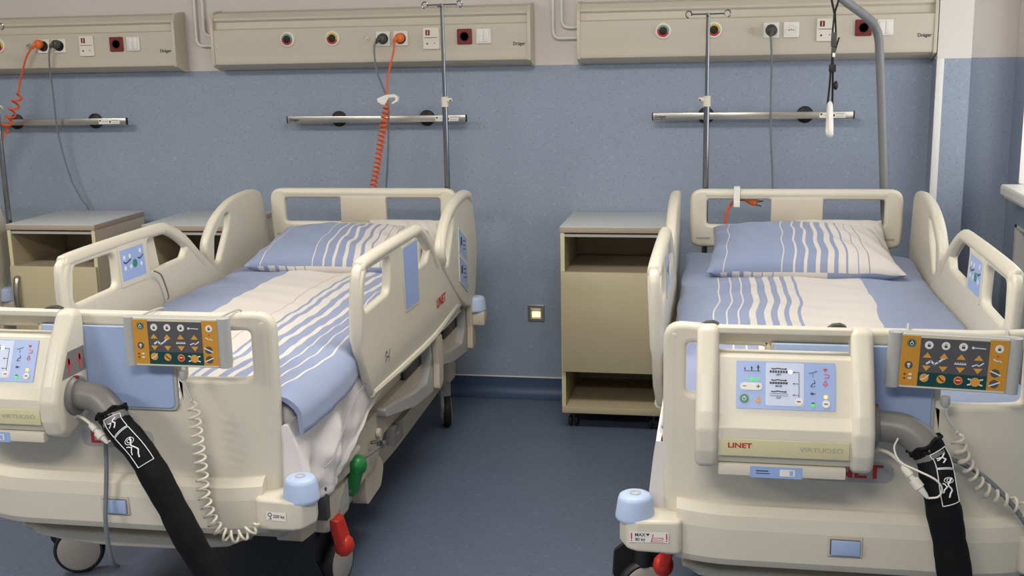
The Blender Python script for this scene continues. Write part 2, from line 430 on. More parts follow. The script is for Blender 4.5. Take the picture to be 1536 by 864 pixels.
struct('wall_front', MB().m(WALLB).box((XL, YF-.1, 0), (XW+.3, YF, 1.63)).m(WALLW).box((XL, YF-.1, 1.63), (XW+.3, YF, CEIL)), origin=(0, 0, 0))
for i, (x, y) in enumerate(CEILING_LAMPS):
    t = root('ceiling_light', (x, y, CEIL-.06), ('rectangular ceiling light above the left bed', 'rectangular ceiling light above the right bed', 'rectangular ceiling light in the rear left of the room', 'rectangular ceiling light in the rear right of the room')[i], 'light', 'ceiling lights')
    ob('light_frame', MB().m(WHITE).plate([rect(-.64, -.34, .64, .34, .01), rect(-.59, -.29, .59, .29)[::-1]], .06, .003, Matrix.Translation((x, y, CEIL-.03))), t)
    ob('diffuser', MB().m(LAMPM).box((x-.59, y-.29, CEIL-.05), (x+.59, y+.29, CEIL-.04)), t)

# ------------------------------------------------------------ bed head wall units
def outlet_plate(mb, x, z, w=.068, h=.068, y=-.12, m=WHITE, r=.006):
    mb.m(m).plate([rect(x-w/2, z-h/2, x+w/2, z+h/2, r)], .010, .003, FRONT(y-.004))
def text_on_wall(s, x, z, size, y, m=NAVY, bold=.0, sx=1):
    mb = MB().m(m); me = text_mesh(s, size, .0006, bold); me.transform(Matrix.Diagonal((sx, 1, 1, 1))); mb.mesh(me, FRONT(y, x, z)); return mb
def wall_unit(x0, label, plugs):
    x1 = x0+1.565
    t = root('bedhead_service_unit', (x0+.78, 0, 1.63), label, 'wall unit', 'beige service units above the beds')
    Pf = [(0, 1.632), (-.03, 1.632), (-.10, 1.652), (-.116, 1.660), (-.12, 1.672), (-.117, 1.688), (-.12, 1.705), (-.12, 1.822), (-.102, 1.828), (-.100, 1.858), (-.112, 1.868), (-.112, 1.878), (-.095, 1.90), (-.03, 1.912), (0, 1.912)]
    ob('housing', MB().m(UNITC).prof(Pf, x0+.012, x1-.012, 'x'), t, sharp=30)
    Pe = [(0, 1.628), (-.03, 1.628), (-.102, 1.648), (-.121, 1.656), (-.125, 1.672), (-.125, 1.87), (-.10, 1.905), (-.03, 1.917), (0, 1.917)]
    for a, c in ((x0, x0+.014), (x1-.014, x1)): ob('end_cap', MB().m(CREAM2).prof(Pe, a, c, 'x', .002), t)
    for fx, m2 in ((.39, GRNR), (.615, GOLD)):
        x, z = x0+fx, 1.773
        g_ = ob('gas_outlet', MB().m(WHITE).lathe([(.036, 0), (.036, .006), (.032, .010), (.027, .010)], (x, -.119, z), 'y', 28), t)
        n = 20
        half = lambda a0, r1, r2: [(x+r1*math.cos(a0+PI*i/n), z+r1*math.sin(a0+PI*i/n)) for i in range(n+1)]+[(x+r2*math.cos(a0+PI*(n-i)/n), z+r2*math.sin(a0+PI*(n-i)/n)) for i in range(n+1)]
        ob('colour_ring', MB().m(m2).plate([half(-.3, .027, .016)], .003, .0005, FRONT(-.1305)).m(REDINK).plate([half(PI-.3, .027, .016)], .003, .0005, FRONT(-.1305)), g_)
        ob('socket_core', MB().m(HOLE).lathe([(.0185, 0), (.0185, .0125), (.017, .0135), (0, .0135)], (x, -.120, z), 'y', 20), g_)
    ob('earth_terminal', MB().m(STEEL).lathe([(.014, 0), (.014, .006), (.010, .006), (.010, .003), (.005, .003), (.005, .008), (0, .008)], (x0+.782, -.119, 1.767), 'y', 16), t)
    for fx, used in ((.864, plugs[0]), (.950, plugs[1])):
        x = x0+fx
        mb = MB(); outlet_plate(mb, x, 1.766)
        s_ = ob('power_socket', mb, t)
        if not used:
            ob('socket_well', MB().m(OUTL).lathe([(.024, 0), (.024, .002), (.021, .002), (.021, .0005), (0, .0005)], (x, -.1288, 1.766), 'y', 24)
               .m(HOLE).box((x-.011, -.131, 1.763), (x-.007, -.1290, 1.767)).box((x+.007, -.131, 1.763), (x+.011, -.1290, 1.767)).box((x-.002, -.131, 1.764), (x+.002, -.1290, 1.768)), s_)
        else:
            ob('socket_well', MB().m(HOLE).lathe([(.0255, 0), (.0255, .001), (0, .001)], (x, -.1288, 1.766), 'y', 24), s_)
    x = x0+1.096; mb = MB(); outlet_plate(mb, x, 1.763, .078, .100, m=OUTL)
    s_ = ob('nurse_call_socket', mb, t)
    f = Face((x, -.129, 1.763), (1, 0, 0), (0, 0, 1))
    mb = MB().m(REDS); f.rect(mb, -.025, .014, -.004, .038, .001, .0004); mb.m(INKD); f.line(mb, [(-.030, .003), (.030, .003)], .0022)
    mb.m(HOLE); f.disc(mb, -.018, -.024, .004); f.disc(mb, .018, -.022, .0025); mb.m(WHITE); f.line(mb, [(-.0145, .018), (-.0145, .034)], .003, .001)
    ob('printed_symbols', mb, s_)
    x = x0+1.256; mb = MB(); outlet_plate(mb, x, 1.768, .070, .070, m=REDS)
    s_ = ob('red_power_socket', mb, t)
    ob('socket_well', MB().m(HOLE).lathe([(.022, 0), (.022, .002), (.018, .0005), (0, .0005)], (x, -.1285, 1.768), 'y', 24), s_)
    x = x0+1.346; mb = MB(); outlet_plate(mb, x, 1.768, .068, .068)
    s_ = ob('light_switch', mb, t)
    for k in (-1, 1): ob('rocker', MB().m(WHITE).box((x+k*.0125-.012, -.134, 1.742), (x+k*.0125+.012, -.128, 1.794), .0015), s_)
    ob('maker_mark', text_on_wall('Dräger', x0+1.512, 1.731, .0215, -.1213, bold=.012, sx=.95), t)
    return t
wall_unit(-4.182, 'beige wall unit at the left edge of the photo, above the leftmost rail', (1, 1))
wall_unit(-2.43, 'beige wall unit in the middle, above the left bed, with grey and orange plugs', (1, 1))
wall_unit(-.65, 'beige wall unit on the right, above the right bed, with one grey plug', (1, 0))
# gas pipes
for x0, lab in ((-2.43, 'between left and middle wall units'), (-.65, 'between middle and right wall units')):
    for (dx, zt, w_) in ((-.125, 1.752, 'outer thin white gas pipe bending low'), (-.083, 1.800, 'inner thin white gas pipe bending high')):
        pts = [(x0+dx, -.014, CEIL-.002), (x0+dx, -.014, zt+.05), (x0+dx, -.014, zt+.03)]
        pts += [(x0+dx+.03-.03*math.cos(a), -.014, zt+.03-.03*math.sin(a)) for a in (R(22), R(45), R(68))]+[(x0+dx+.03, -.014, zt), (x0+.005, -.014, zt)]
        ob('gas_pipe', MB().m(WPIPE).tube(pts, .0075, 10), None, w_+', '+lab, 'pipe', 'white gas pipes')
# equipment rails
def rail(x0, label):
    t = root('equipment_rail', (x0+.45, 0, 1.37), label, 'rail', 'steel rails on the blue wall')
    ob('bar', MB().m(STEEL).box((x0+.004, -.075, 1.374), (x0+.896, -.063, 1.405), .002), t)
    for x in (x0, x0+.896): ob('end_cap', MB().m(BLACK).box((x, -.077, 1.372), (x+.005, -.061, 1.407), .001), t)
    for fx in (.245, .69): ob('wall_disc', MB().m(BLACK).lathe([(.038, 0), (.038, .01), (.034, .014), (.02, .016), (.016, .018), (.016, .064), (0, .064)], (x0+fx, 0, 1.389), 'y', 28), t)
    mb = text_on_wall('Dräger', x0+.040, 1.389, .019, -.0758, bold=.012, sx=.95); ob('maker_mark', mb, t)
    mb = MB().m(LAB); f = Face((x0+.805, -.0752, 1.389), (1, 0, 0), (0, 0, 1)); f.rect(mb, -.057, -.0115, .057, .0115)
    mb.m(INKD); f.rect(mb, -.053, .001, -.044, .008, 0, .0008); f.rect(mb, .002, -.006, .010, .004, 0, .0008)
    for k in range(4): f.line(mb, [(.016+.009*k, .006), (.022+.009*k, .006)], .002, .0008)
    f.line(mb, [(-.038, 0), (-.006, 0)], .0012, .0008); f.line(mb, [(.016, -.005), (.050, -.005)], .0012, .0008)
    ob('sticker', mb, t)
rail(-3.836, 'steel equipment rail at the left edge, crossed by the orange coiled cord')
rail(-2.087, 'steel equipment rail behind the left bed, in the middle of the photo')
rail(-.311, 'steel equipment rail behind the right bed, below the rightmost wall unit')
# night light
t = root('night_light', (-.877, 0, .39), 'small square steel night light glowing warm low on the blue wall', 'light')
ob('plate', MB().m(STEEL).plate([rect(-.918, .39, -.836, .472, .003), rect(-.902, .405, -.852, .456, .001)[::-1]], .008, .002, FRONT(-.004)), t)
ob('recess', MB().m(GREYL).box((-.903, -.002, .404), (-.851, -.001, .457)).m(STEEL).prof([(-.001, .456), (-.010, .456), (-.012, .448), (-.001, .442)], -.902, -.852, 'x'), t)
ob('glowing_lens', MB().m(GLOW).box((-.896, -.005, .410), (-.858, -.002, .438), .001), t)

# ------------------------------------------------------------ bedside cabinets
def cabinet(x0, y0, label, handle=True):
    W, D, H = .456, .476, .938; yf = y0-D; x1 = x0+W
    t = root('bedside_cabinet', (x0+W/2, y0-D/2, 0), label, 'cabinet', 'beige bedside cabinets')
    b = MB().m(CABT).box((x0-.002, yf-.004, H-.0035), (x1+.002, y0, H), .001).m(CABTE).box((x0-.002, yf-.004, H-.026), (x1+.002, y0, H-.0035), .001)
    ob('cabinet_top', b, t)
    b = MB().m(CABE)
    for a in (x0, x1-.018): b.m(CABE).box((a, yf, .082), (a+.018, yf+.001, H-.027)).m(CREAM2 if a > x0 else CABL).box((a, yf+.001, .082), (a+.018, y0-.005, H-.027))
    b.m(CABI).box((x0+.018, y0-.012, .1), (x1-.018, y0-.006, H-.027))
    ob('carcass', b, t)
    ob('top_rail', MB().m(GREYL).box((x0+.018, yf+.006, H-.046), (x1-.018, yf+.02, H-.034)), t)
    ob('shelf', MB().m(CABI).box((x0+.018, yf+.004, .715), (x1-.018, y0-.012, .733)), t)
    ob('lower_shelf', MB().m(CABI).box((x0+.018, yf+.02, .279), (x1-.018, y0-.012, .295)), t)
    ob('base_board', MB().m(CABL).box((x0, yf-.002, .082), (x1, y0-.006, .112), .001), t)
    d = ob('door', MB().m(CABL).box((x0+.006, yf-.019, .281), (x1-.002, yf-.001, .738), .0015), t)
    if handle:
        hp = cr([(x0+.045, yf-.019, .69), (x0+.045, yf-.040, .675), (x0+.045, yf-.050, .62), (x0+.045, yf-.048, .56), (x0+.045, yf-.036, .525), (x0+.045, yf-.019, .51)], 5)
        b = MB().m(STEEL)
        bmt = MB().m(STEEL).tube(hp, .006, 8)
        bmt.bend(lambda v: Vector((x0+.045+(v.x-x0-.045)*2.2, v.y, v.z)))
        ob('handle', bmt, d)
    for cx in (x0+.045, x1-.045):
        for cy in (yf+.05, y0-.06):
            c_ = ob('caster', MB().m(DARKG).box((cx-.02, cy-.02, .074), (cx+.02, cy+.02, .082), .001).prof([(cy-.006, .075), (cy+.016, .075), (cy+.03, .025), (cy+.02, .022)], cx-.006, cx+.006, 'x'), t)
            for s in (-1, 1): ob('wheel', MB().m(BLACK).lathe([(.024, 0), (.026, .003), (.026, .011), (.022, .014), (0, .014)], (cx+s*.007, cy+.016, .026), 'x', 18, s), c_)
    return t
cabinet(-.685, .02-.03, 'beige bedside cabinet between the two beds, its two shelves open', False)
cabinet(-3.338, -.078, 'beige bedside cabinet farthest left, with curved metal door handle and a grey cable behind')
cabinet(-2.645, -.065, 'beige bedside cabinet half hidden behind the left siderails of the left bed')

# ------------------------------------------------------------ the bed (built around x = 0, wall at y = 0)
FOOTRAIL = [(-2.15, .86), (-2.145, 1.03), (-2.115, 1.07), (-2.05, 1.086), (-1.50, 1.090), (-1.39, 1.076), (-1.27, 1.02), (-1.14, .915), (-1.02, .83), (-.86, .745), (-.70, .675), (-.645, .650), (-.66, .632), (-.80, .612), (-1.25, .590), (-1.90, .604), (-1.985, .606), (-2.04, .655), (-2.12, .77)]
HEADRAIL = [(-.62, .598), (-.78, .665), (-.94, .765), (-1.055, .855), (-1.105, .935), (-1.055, 1.00), (-.97, 1.055), (-.84, 1.10), (-.67, 1.115), (-.55, 1.105), (-.495, 1.06), (-.455, .95), (-.43, .85), (-.45, .72), (-.50, .60)]
def smooth2(pts, n=4):
    return [(p.x, p.y) for p in cr([(a, b, 0) for a, b in pts], n, True)]
W1 = rc([(-2.095, .915), (-1.815, .922), (-1.808, 1.040), (-2.065, 1.040)], .03)
W2 = rc([(-1.575, .930), (-1.315, .935), (-1.27, .975), (-1.335, 1.030), (-1.42, 1.046), (-1.575, 1.046)], .022)
SLOT = rc([(-1.035, .86), (-.985, .86), (-.885, .985), (-.865, 1.045), (-.905, 1.045), (-1.02, .965)], .014)
def persons(f, mb, x, y, s, kind=0):
    """a small bed-with-patient pictogram made of strokes"""
    P = {0: [(-1.2, -.2), (-.6, .25), (-.1, -.25), (.5, .1), (1.0, .55)], 1: [(-1.2, 0), (1.2, 0)], 2: [(-1.2, -.3), (-.3, .1), (.2, -.2), (1.1, .5)]}[kind]
    f.line(mb, [(x+a*s, y+c*s) for a, c in P], s*.28)
    if kind == 0: f.disc(mb, x+1.25*s, y+.85*s, s*.30)
    if kind == 1:
        for k in range(5): f.line(mb, [(x+(-1+.5*k)*s, y), (x+(-1+.5*k)*s, y+.35*s)], s*.15)
def build_bed(bx, label, grp):
    t = root('hospital_bed', (0, -1.6, 0), label, 'bed', grp)
    # headboard
    h = ob('headboard', MB().m(CREAM).plate([rc([(-.43, .87), (-.395, .86), (.395, .86), (.43, .87), (.436, .95), (.436, 1.108), (-.436, 1.108), (-.436, .95)], [.03, .01, .01, .03, .01, .055, .055, .01], 6),
         rect(-.365, .957, -.098, 1.064, .014), rect(.112, .957, .362, 1.064, .014)], .036, .014, FRONT(-.50), 4)
         .tube([(-.37, -.50, 1.088), (.37, -.50, 1.088)], .021, 12), t)
    ob('recessed_panel', MB().m(CREAM2).box((-.098, -.519, .955), (.112, -.517, 1.066), .001), h)
    for s in (-1, 1):
        ob('socket_recess', MB().m(GREYL).plate([rect(s*.378-.030, .897, s*.378+.028, .904, .003)], .004, .001, FRONT(-.519)).m(CREAM).lathe([(.009, 0), (.008, .004), (0, .004)], (s*.375, -.517, .885), 'y', 14), h)
    # siderails
    for s in (-1, 1):
        x = s*.487
        fr = MB().m(CREAM).plate([smooth2(FOOTRAIL, 3), W1[::-1], W2[::-1]], .030, .012, SIDE(x), 4)
        fr.tube(cr([(x, -2.125, .80), (x, -2.127, .98), (x, -2.10, 1.045), (x, -2.04, 1.066), (x, -1.50, 1.068), (x, -1.39, 1.052), (x, -1.27, .985), (x, -1.17, .90), (x, -1.12, .86)], 5), [.012]+[.0215]*34+[.019]*3+[.016]*2+[.012], 12)
        fr.tube(cr([(x+s*.006, -2.0, .625), (x+s*.012, -1.6, .615), (x+s*.012, -1.2, .612), (x+s*.004, -.80, .645)], 6), .015, 8)
        rb = lambda v, s=s: Vector((v.x+s*(.012*max(0, (v.z-.85)/.25)-.010*max(0, (.70-v.z)/.1)), v.y, v.z))
        fr.bend(rb)
        side = ob('foot_siderail', fr, t)
        n = Mx((0, 1, 0), (0, 0, 1), (1, 0, 0), (x, 0, 0))
        # control film inside, blank blue film outside
        sf = lambda out: (Face((x+s*.0145, -1.6+(.0), .93), (0, s, 0), (0, 0, 1)) if out else Face((x-s*.0155, -1.6, .93), (0, -s, 0), (0, 0, 1)))
        f = sf(True); mb = MB().m(CREAM); q = rc([(-.195, .112), (.01, .112), (.045, -.12), (-.145, -.118)], .004)
        if s < 0: q = [(-a, c) for a, c in q][::-1]
        qq = [((a*s)*1.0, c) for a, c in [((.0), 0)]]
        qo = rc([(-.075, .118), (.123, .118), (.165, -.128), (-.026, -.123)] if s > 0 else [(-.123, .118), (.075, .118), (.026, -.123), (-.165, -.128)], .006)
        f.poly(mb, qo[::-1], .002, .004)
        mb.m(PANB); qi = [(a*.93+(.003 if s > 0 else -.003), c*.95) for a, c in qo]; f.poly(mb, qi[::-1], .0032, .003)
        ob('blue_film', mb.bend(rb), side)
        f = sf(False); mb = MB().m(CREAM); 
        c0 = (-.10 if s < 0 else .10)
        f = Face((x-s*.0125, -1.70, .985), (0, -s, 0), (0, 0, 1))
        f.poly(mb, rect(-.095, -.075, .095, .075, .006), .002, .006)
        mb.m(PANB); f.rect(mb, -.082, -.055, .082, .056, .004, .0052)
        ob('control_film', mb.bend(rb), side)
        mb = MB().m(INKW)
        for px, py in ((-.058, .028), (-.058, -.01), (-.02, .028), (-.02, -.01), (.055, .035), (.055, -.012)): f.disc(mb, px, py, .008, .0062)
        mb.m(GRN); f.disc(mb, .012, -.004, .015, .0062); mb.m(INKD)
        f.line(mb, [(-.065, .012), (-.05, .006), (-.035, .010), (-.015, .016)], .004, .0066); f.line(mb, [(.035, .012), (.05, .008), (.072, .018)], .004, .0066)
        ob('button_print', mb.bend(rb), side)
        if s > 0 or True:
            f = Face((x+s*.0175, -1.11, .735), (0, s, 0), (0, 0, 1)); mb = MB().m(REDINK); f.text(mb, 'LINET', 0, 0, .052, bold=.022, sx=1.05); ob('maker_mark', mb, side)
            f = Face((x+s*.0170, -1.86, .71), (0, s, 0), (0, 0, 1)); mb = MB().m(INKD)
            f.line(mb, [(-.03, -.012), (-.01, .004), (.008, -.004), (.03, .018)], .0035); f.disc(mb, -.012, .018, .005); f.line(mb, [(-.028, .006), (-.028, .016)], .003); f.line(mb, [(.01, -.02), (.018, -.006)], .003)
            ob('printed_symbols', mb, side)
        hr = MB().m(CREAM).plate([smooth2(HEADRAIL, 3), SLOT], .030, .012, SIDE(x+s*.002), 4)
        hr.tube(cr([(x+s*.006, -1.03, .86), (x+s*.008, -1.080, .925), (x+s*.008, -1.035, .99), (x+s*.008, -.96, 1.04), (x+s*.008, -.83, 1.08), (x+s*.008, -.67, 1.095), (x+s*.008, -.56, 1.085), (x+s*.006, -.52, 1.05)], 5), [.010, .014]+[.0205]*32+[.014, .010], 12)
        hr.bend(lambda v, s=s: Vector((v.x+s*(.004*math.sin(min(1, max(0, (v.z-.60)/.5))*PI)), v.y, v.z)))
        hs = ob('head_siderail', hr, t)
        # chart films on the outside of the head rail
        f = Face((x+s*.0210, -.72, .84), (0, s, 0), (0, 0, 1))
        mb = MB().m(INKW)
        pl = lambda z0, z1, z2, z3: [(-.085, z0), (.070, z1), (.075, z2), (-.080, z3)]
        for zz in (pl(.145, .07, -.038, .035), pl(.028, -.046, -.17, -.09)):
            q = zz if s > 0 else [(-a, c) for a, c in zz][::-1]
            mb.m(INKW); f.poly(mb, q[::-1], .001, .002)
            ctr = (sum(a for a, c in q)/4, sum(c for a, c in q)/4)
            qi = [(ctr[0]+(a-ctr[0])*.92, ctr[1]+(c-ctr[1])*.92) for a, c in q]; mb.m(BLUEP); f.poly(mb, qi[::-1], .0016, .002)
            mb.m(INKD); f.rect(mb, ctr[0]-.045, ctr[1]+.005, ctr[0]-.02, ctr[1]+.04, .001, .0032)
            for k in range(3): f.line(mb, [(ctr[0]+.0, ctr[1]+.018-.018*k), (ctr[0]+.04, ctr[1]+.010-.018*k)], .004, .0032)
        ob('control_film', mb, hs)
        # hinge arms below the rails
        for yc in (-1.72, -1.24, -.62) if True else ():
            if yc == -1.72: continue
            a_ = MB().m(GREYL).prof(rc([(yc+.13, .60), (yc+.135, .43), (yc+.08, .378), (yc-.21, .405), (yc-.58, .485), (yc-.59, .515), (yc-.22, .455), (yc-.03, .438), (yc+.02, .49), (yc+.03, .60)], .02), x-s*.045, x-s*.010, 'x', .006)
            a_.m(DARKG).box((x-s*.062, yc-.20, .44), (x-s*.048, yc+.05, .58), .006)  # dark box standing in for the shade in the hollow of the arm
            ob('siderail_arm', a_, t)
            ob('arm_cover', MB().m(CREAM2).prof(rc([(yc+.045, .605), (yc+.125, .60), (yc+.140, .50), (yc+.125, .405), (yc+.06, .385), (yc+.07, .49)], .012), x-s*.008, x+s*.016, 'x', .004), t)
    # footboard
    def bendf(v):
        k = max(0, abs(v.x)-.26)/.18
        return Vector((v.x, v.y+.045*k*k, v.z))
    out = rc([(-.428, .447), (-.442, .62), (-.444, 1.048), (.444, 1.048), (.442, .62), (.428, .447)], [.03, .02, .055, .055, .02, .03], 6)
    wl = rect(-.387, .873, -.196, 1.002, .016); wr = rect(.196, .873, .387, 1.002, .016)
    fb = MB().m(CREAM)
    # dense strips so that the board can bend
    me = plate_mesh([out, wl[::-1], wr[::-1], rect(-.187, .800, .187, 1.008, .012)[::-1]], .040, .013, 4)
    t2 = bmesh.new(); t2.from_mesh(me); bpy.data.meshes.remove(me)
    for xx in [i*.03-.42 for i in range(29)]:
        bmesh.ops.bisect_plane(t2, geom=list(t2.verts)+list(t2.edges)+list(t2.faces), plane_co=(xx, 0, 0), plane_no=(1, 0, 0))
    fb.take(t2, FRONT(-2.69))
    fb.tube([(xx/20*.40, -2.69, 1.0300) for xx in range(-20, 21)], .0195, 12)
    for s in (-1, 1): fb.tube(cr([(s*.40, -2.69, 1.029), (s*.416, -2.69, 1.020), (s*.4195, -2.69, .98), (s*.4195, -2.69, .86), (s*.418, -2.69, .62)], 6), [.0195]*6+[.022]*19, 10)
    # lower swelling and wide bottom apron
    apr = rc([(-2.70, .605), (-2.722, .603), (-2.742, .585), (-2.748, .55), (-2.742, .47), (-2.728, .448), (-2.70, .446)], .004)
    t3 = MB().m(CREAM).prof(apr, -.405, .405, 'x')
    for xx in [i*.03-.39 for i in range(27)]:
        bmesh.ops.bisect_plane(t3.bm, geom=list(t3.bm.verts)+list(t3.bm.edges)+list(t3.bm.faces), plane_co=(xx, 0, 0), plane_no=(1, 0, 0))
    fb.take(t3.bm)
    fb.bend(bendf)
    F = ob('footboard', fb, t, sharp=50)
    ob('blue_insert', MB().m(GREYL).plate([rc([(-.188, .785), (.188, .785), (.188, 1.014), (-.188, 1.014)], [.022, .022, .004, .004])], .012, .004, FRONT(-2.712)).m(BLUEP).plate([rc([(-.180, .793), (.180, .793), (.180, 1.014), (-.180, 1.014)], [.018, .018, .003, .003])], .012, .003, FRONT(-2.716)), F)
    f = Face((-.005, -2.7505, .522), (1, 0, 0), (0, 0, 1))
    ob('foot_button_surround', MB().m(CREAM2).plate([rect(-.045, .497, .037, .551, .004), rect(-.038, .501, .031, .541, .002)[::-1]], .004, .0015, FRONT(-2.748)), F)
    ob('foot_button', MB().m(DARKG).box((-.040, -2.749, .500), (.032, -2.744, .543), .001).m(BLUEP).box((-.036, -2.757, .503), (.031, -2.748, .540), .002), F)
    f = Face((0, -2.7105, .70), (1, 0, 0), (0, 0, 1))
    mb = MB().m(GREYL); f.rect(mb, -.105, -.026, .105, .026, .024, .0004); mb.m(REDINK); f.text(mb, 'LINET', 0, 0, .047, .001, bold=.03, sx=1.30); ob('maker_mark', mb, F)
    # corner brackets, bumpers
    for s in (-1, 1):
        q = [(s*.39, -2.742), (s*.50, -2.752), (s*.525, -2.745), (s*.548, -2.70), (s*.535, -2.655), (s*.50, -2.63), (s*.39, -2.60)]
        if s < 0: q = q[::-1]
        zt = MB().m(CREAM)
        me = plate_mesh([rc(q, .02)], .088, .010, 3); zt.mesh(me, Matrix.Translation((0, 0, .517)))
        zt.bend(lambda v, s=s: Vector((v.x, v.y, v.z+(.015*max(0, (abs(v.x)-.45)/.13) if v.z < .517 else 0))))
        br = ob('corner_bracket', zt, t)
        f = Face((s*.455, -2.750, .518), (1, -.07*s, 0), (0, 0, 1))
        mb = MB().m(LAB)
        if s > 0:
            f.rect(mb, -.028, -.012, .028, .012, .001); mb.m(INKD); f.ring(mb, -.018, .004, .006, .004, .001); f.line(mb, [(-.022, -.008), (-.014, -.008), (-.018, -.002)], .0015, .001); f.text(mb, '250 kg', .007, 0, .012, .001, bold=.02)
        else:
            f = Face((s*.470, -2.751, .520), (1, .07, 0), (0, 0, 1)); f.rect(mb, -.048, -.014, .048, .014, .001)
            mb.m(REDINK)
            for k in (-.043, .043): f.line(mb, [(k, .010), (k, -.004)], .003, .001); f.disc(mb, k, -.009, .0018, .001)
            f.line(mb, [(.006, -.010), (.010, .008)], .002, .001); f.line(mb, [(.010, -.001), (.034, -.001), (.034, -.006), (.008, -.006)], .0012, .001); f.line(mb, [(.004, -.011), (.036, -.011)], .0012, .001)
            mb.m(INKD); f.text(mb, 'MAX', -.022, .006, .012, .001, bold=.02); f.text(mb, '80 kg', -.022, -.006, .011, .001, bold=.02); f.poly(mb, [(-.008, .010), (.002, .010), (-.003, .003)][::-1], .001)
        ob('sticker', mb, br)
        for y, z0, nm in ((-2.70, .548, 'bumper'), (-.50, .555, 'bumper')):
            cap = ob(nm, MB().m(BUMP).lathe([(.030, .0), (.047, 0), (.050, .005), (.0495, .010), (.043, .052), (.040, .060), (.034, .064), (.020, .066), (.013, .066)], (s*.508, y, z0), 'z', 28), t)
            ob('bumper_bolt', MB().m(GREYL).lathe([(.015, .060), (.015, .0675), (.009, .0675), (.009, .065), (0, .065)], (s*.508, y, z0), 'z', 18), cap)
        ob('head_bumper_arm', MB().m(CREAM2).box((s*.20, -.535, .492), (s*.555, -.475, .556), .008), t)
    # frame
    for s in (-1, 1):
        x = s*.425
        b_ = MB().m(CREAM2).prof(rc([(-2.55, .50), (-.55, .50), (-.50, .42), (-.55, .40), (-1.75, .40), (-1.84, .33), (-2.05, .32), (-2.12, .40), (-2.55, .42)], .012), x-.018, x+.018, 'x', .004)
        ob('frame_beam', b_, t)
        ob('accessory_bar', MB().m(CREAM).tube([(s*.432, -2.36, .445), (s*.432, -2.03, .445)], .019, 12).m(CREAM2).box((s*.40, -2.30, .43), (s*.43, -2.27, .455)).box((s*.40, -2.09, .43), (s*.43, -2.06, .455)), t)
        ob('accessory_hook', MB().m(GREYP).prof([(-1.70, .40), (-1.66, .40), (-1.66, .365), (-1.625, .365), (-1.625, .40), (-1.585, .40), (-1.585, .335), (-1.70, .335)], s*.435, s*.465, 'x', .003), t)
        ob('lock_catch', MB().m(CHROME).tube(cr([(s*.455, -1.93, .43), (s*.475, -1.90, .425), (s*.475, -1.88, .40), (s*.455, -1.86, .395)], 4), .006, 8).m(CREAM).lathe([(.016, 0), (.016, .012), (0, .014)], (s*.445, -1.83, .43), 'x', 16, s), t)
        ob('underframe_bar', MB().m(CREAM2).prof(rc([(-2.42, .385), (-2.0, .385), (-1.9, .30), (-1.0, .31), (-.70, .375), (-.46, .375), (-.44, .335), (-.46, .255), (-.60, .245), (-1.4, .22), (-2.0, .23), (-2.42, .29)], .02), s*.34-.03, s*.34+.045*(1 if s > 0 else .9), 'x', .012), t)
        # rounded chassis ends
        # brake pedals
        for nm, mm, z0, y0, dz, dy in (('green_pedal', GREEN, .345, -2.09, .085, -.045), ('red_pedal', RED, .275, -2.25, -.125, .03)):
            pd = MB().m(mm).plate([rc([(-.030, -.03), (.030, -.03), (.034, .065), (-.034, .065)], .008)], .036, .008, Mx((0, 1, 0), (s*.25, 0, (1 if dz > 0 else -1)*.97), (1*s, 0, -.2), (s*.440, y0, z0)))
            pd.ico((s*.440+s*.25*.07, y0, z0+(1 if dz > 0 else -1)*.066), .037, (.85, 1, .95))
            ob(nm, pd, t)
        ob('pedal_lever', MB().m(GREYL).prof(rc([(-2.22, .30), (-2.04, .30), (-2.02, .34), (-2.05, .385), (-2.10, .39), (-2.20, .34)], .012), s*.415, s*.435, 'x', .004).m(CHROME).lathe([(.012, 0), (.012, .01), (.006, .014), (0, .014)], (s*.434, -2.11, .335), 'x', 14, s), t)
        ob('release_handle', MB().m(GREYP).tube(cr([(s*.40, -2.02, .40), (s*.46, -2.0, .41), (s*.47, -1.84, .40), (s*.44, -1.83, .385)], 5), .006, 8), t)
        ob('column_cover', MB().m(CREAM2).prof(rc([(-1.95, .33), (-1.78, .33), (-1.74, .28), (-1.78, .22), (-1.95, .21)], .03), s*.385, s*.435, 'x', .01), t)
        # casters
        for (cx, cy, rr, sw) in ((s*.375, -2.10, .082, -.16*s), (s*.352, -.50, .078, .33)):
            if s < 0 and cy < -2: cx, cy, sw = -.525, -2.13, -1.15
            fk = MB().m(BLACK if cy < -1 else GREYL)
            fk.prof(rc([(cy-.05, .05), (cy+.02, .05), (cy+.075, .12), (cy+.055, .20), (cy-.03, .235), (cy-.085, .20), (cy-.09, .12)], .02), cx-.026, cx-.012, 'x', .003)
            fk.lathe([(.028, .15), (.028, .26), (.018, .29), (0, .29)], (cx, cy-.0, 0), 'z', 16)
            RZ = Matrix.Translation((cx, cy, 0)) @ Matrix.Rotation(sw, 4, 'Z') @ Matrix.Translation((-cx, -cy, 0))
            fk.bend(lambda v, RZ=RZ: RZ @ v)
            c_ = ob('caster', fk, t)
            ob('tyre', MB().m(BLACK).lathe([(.055, -.016), (rr-.006, -.018), (rr, -.010), (rr, .010), (rr-.006, .018), (.055, .016)], (cx+.004, cy-.0, rr), 'x', 36).bend(lambda v, RZ=RZ: RZ @ v), c_)
            ob('wheel_hub', MB().m(HUB).lathe([(rr-.013, -.019), (rr-.013, .019), (rr-.020, .022), (0, .024)], (cx+.004, cy, rr), 'x', 32, 1).lathe([(rr-.013, 0), (rr-.020, .021), (0, .023)], (cx+.002, cy, rr), 'x', 32, -1).bend(lambda v, RZ=RZ: RZ @ v), c_)
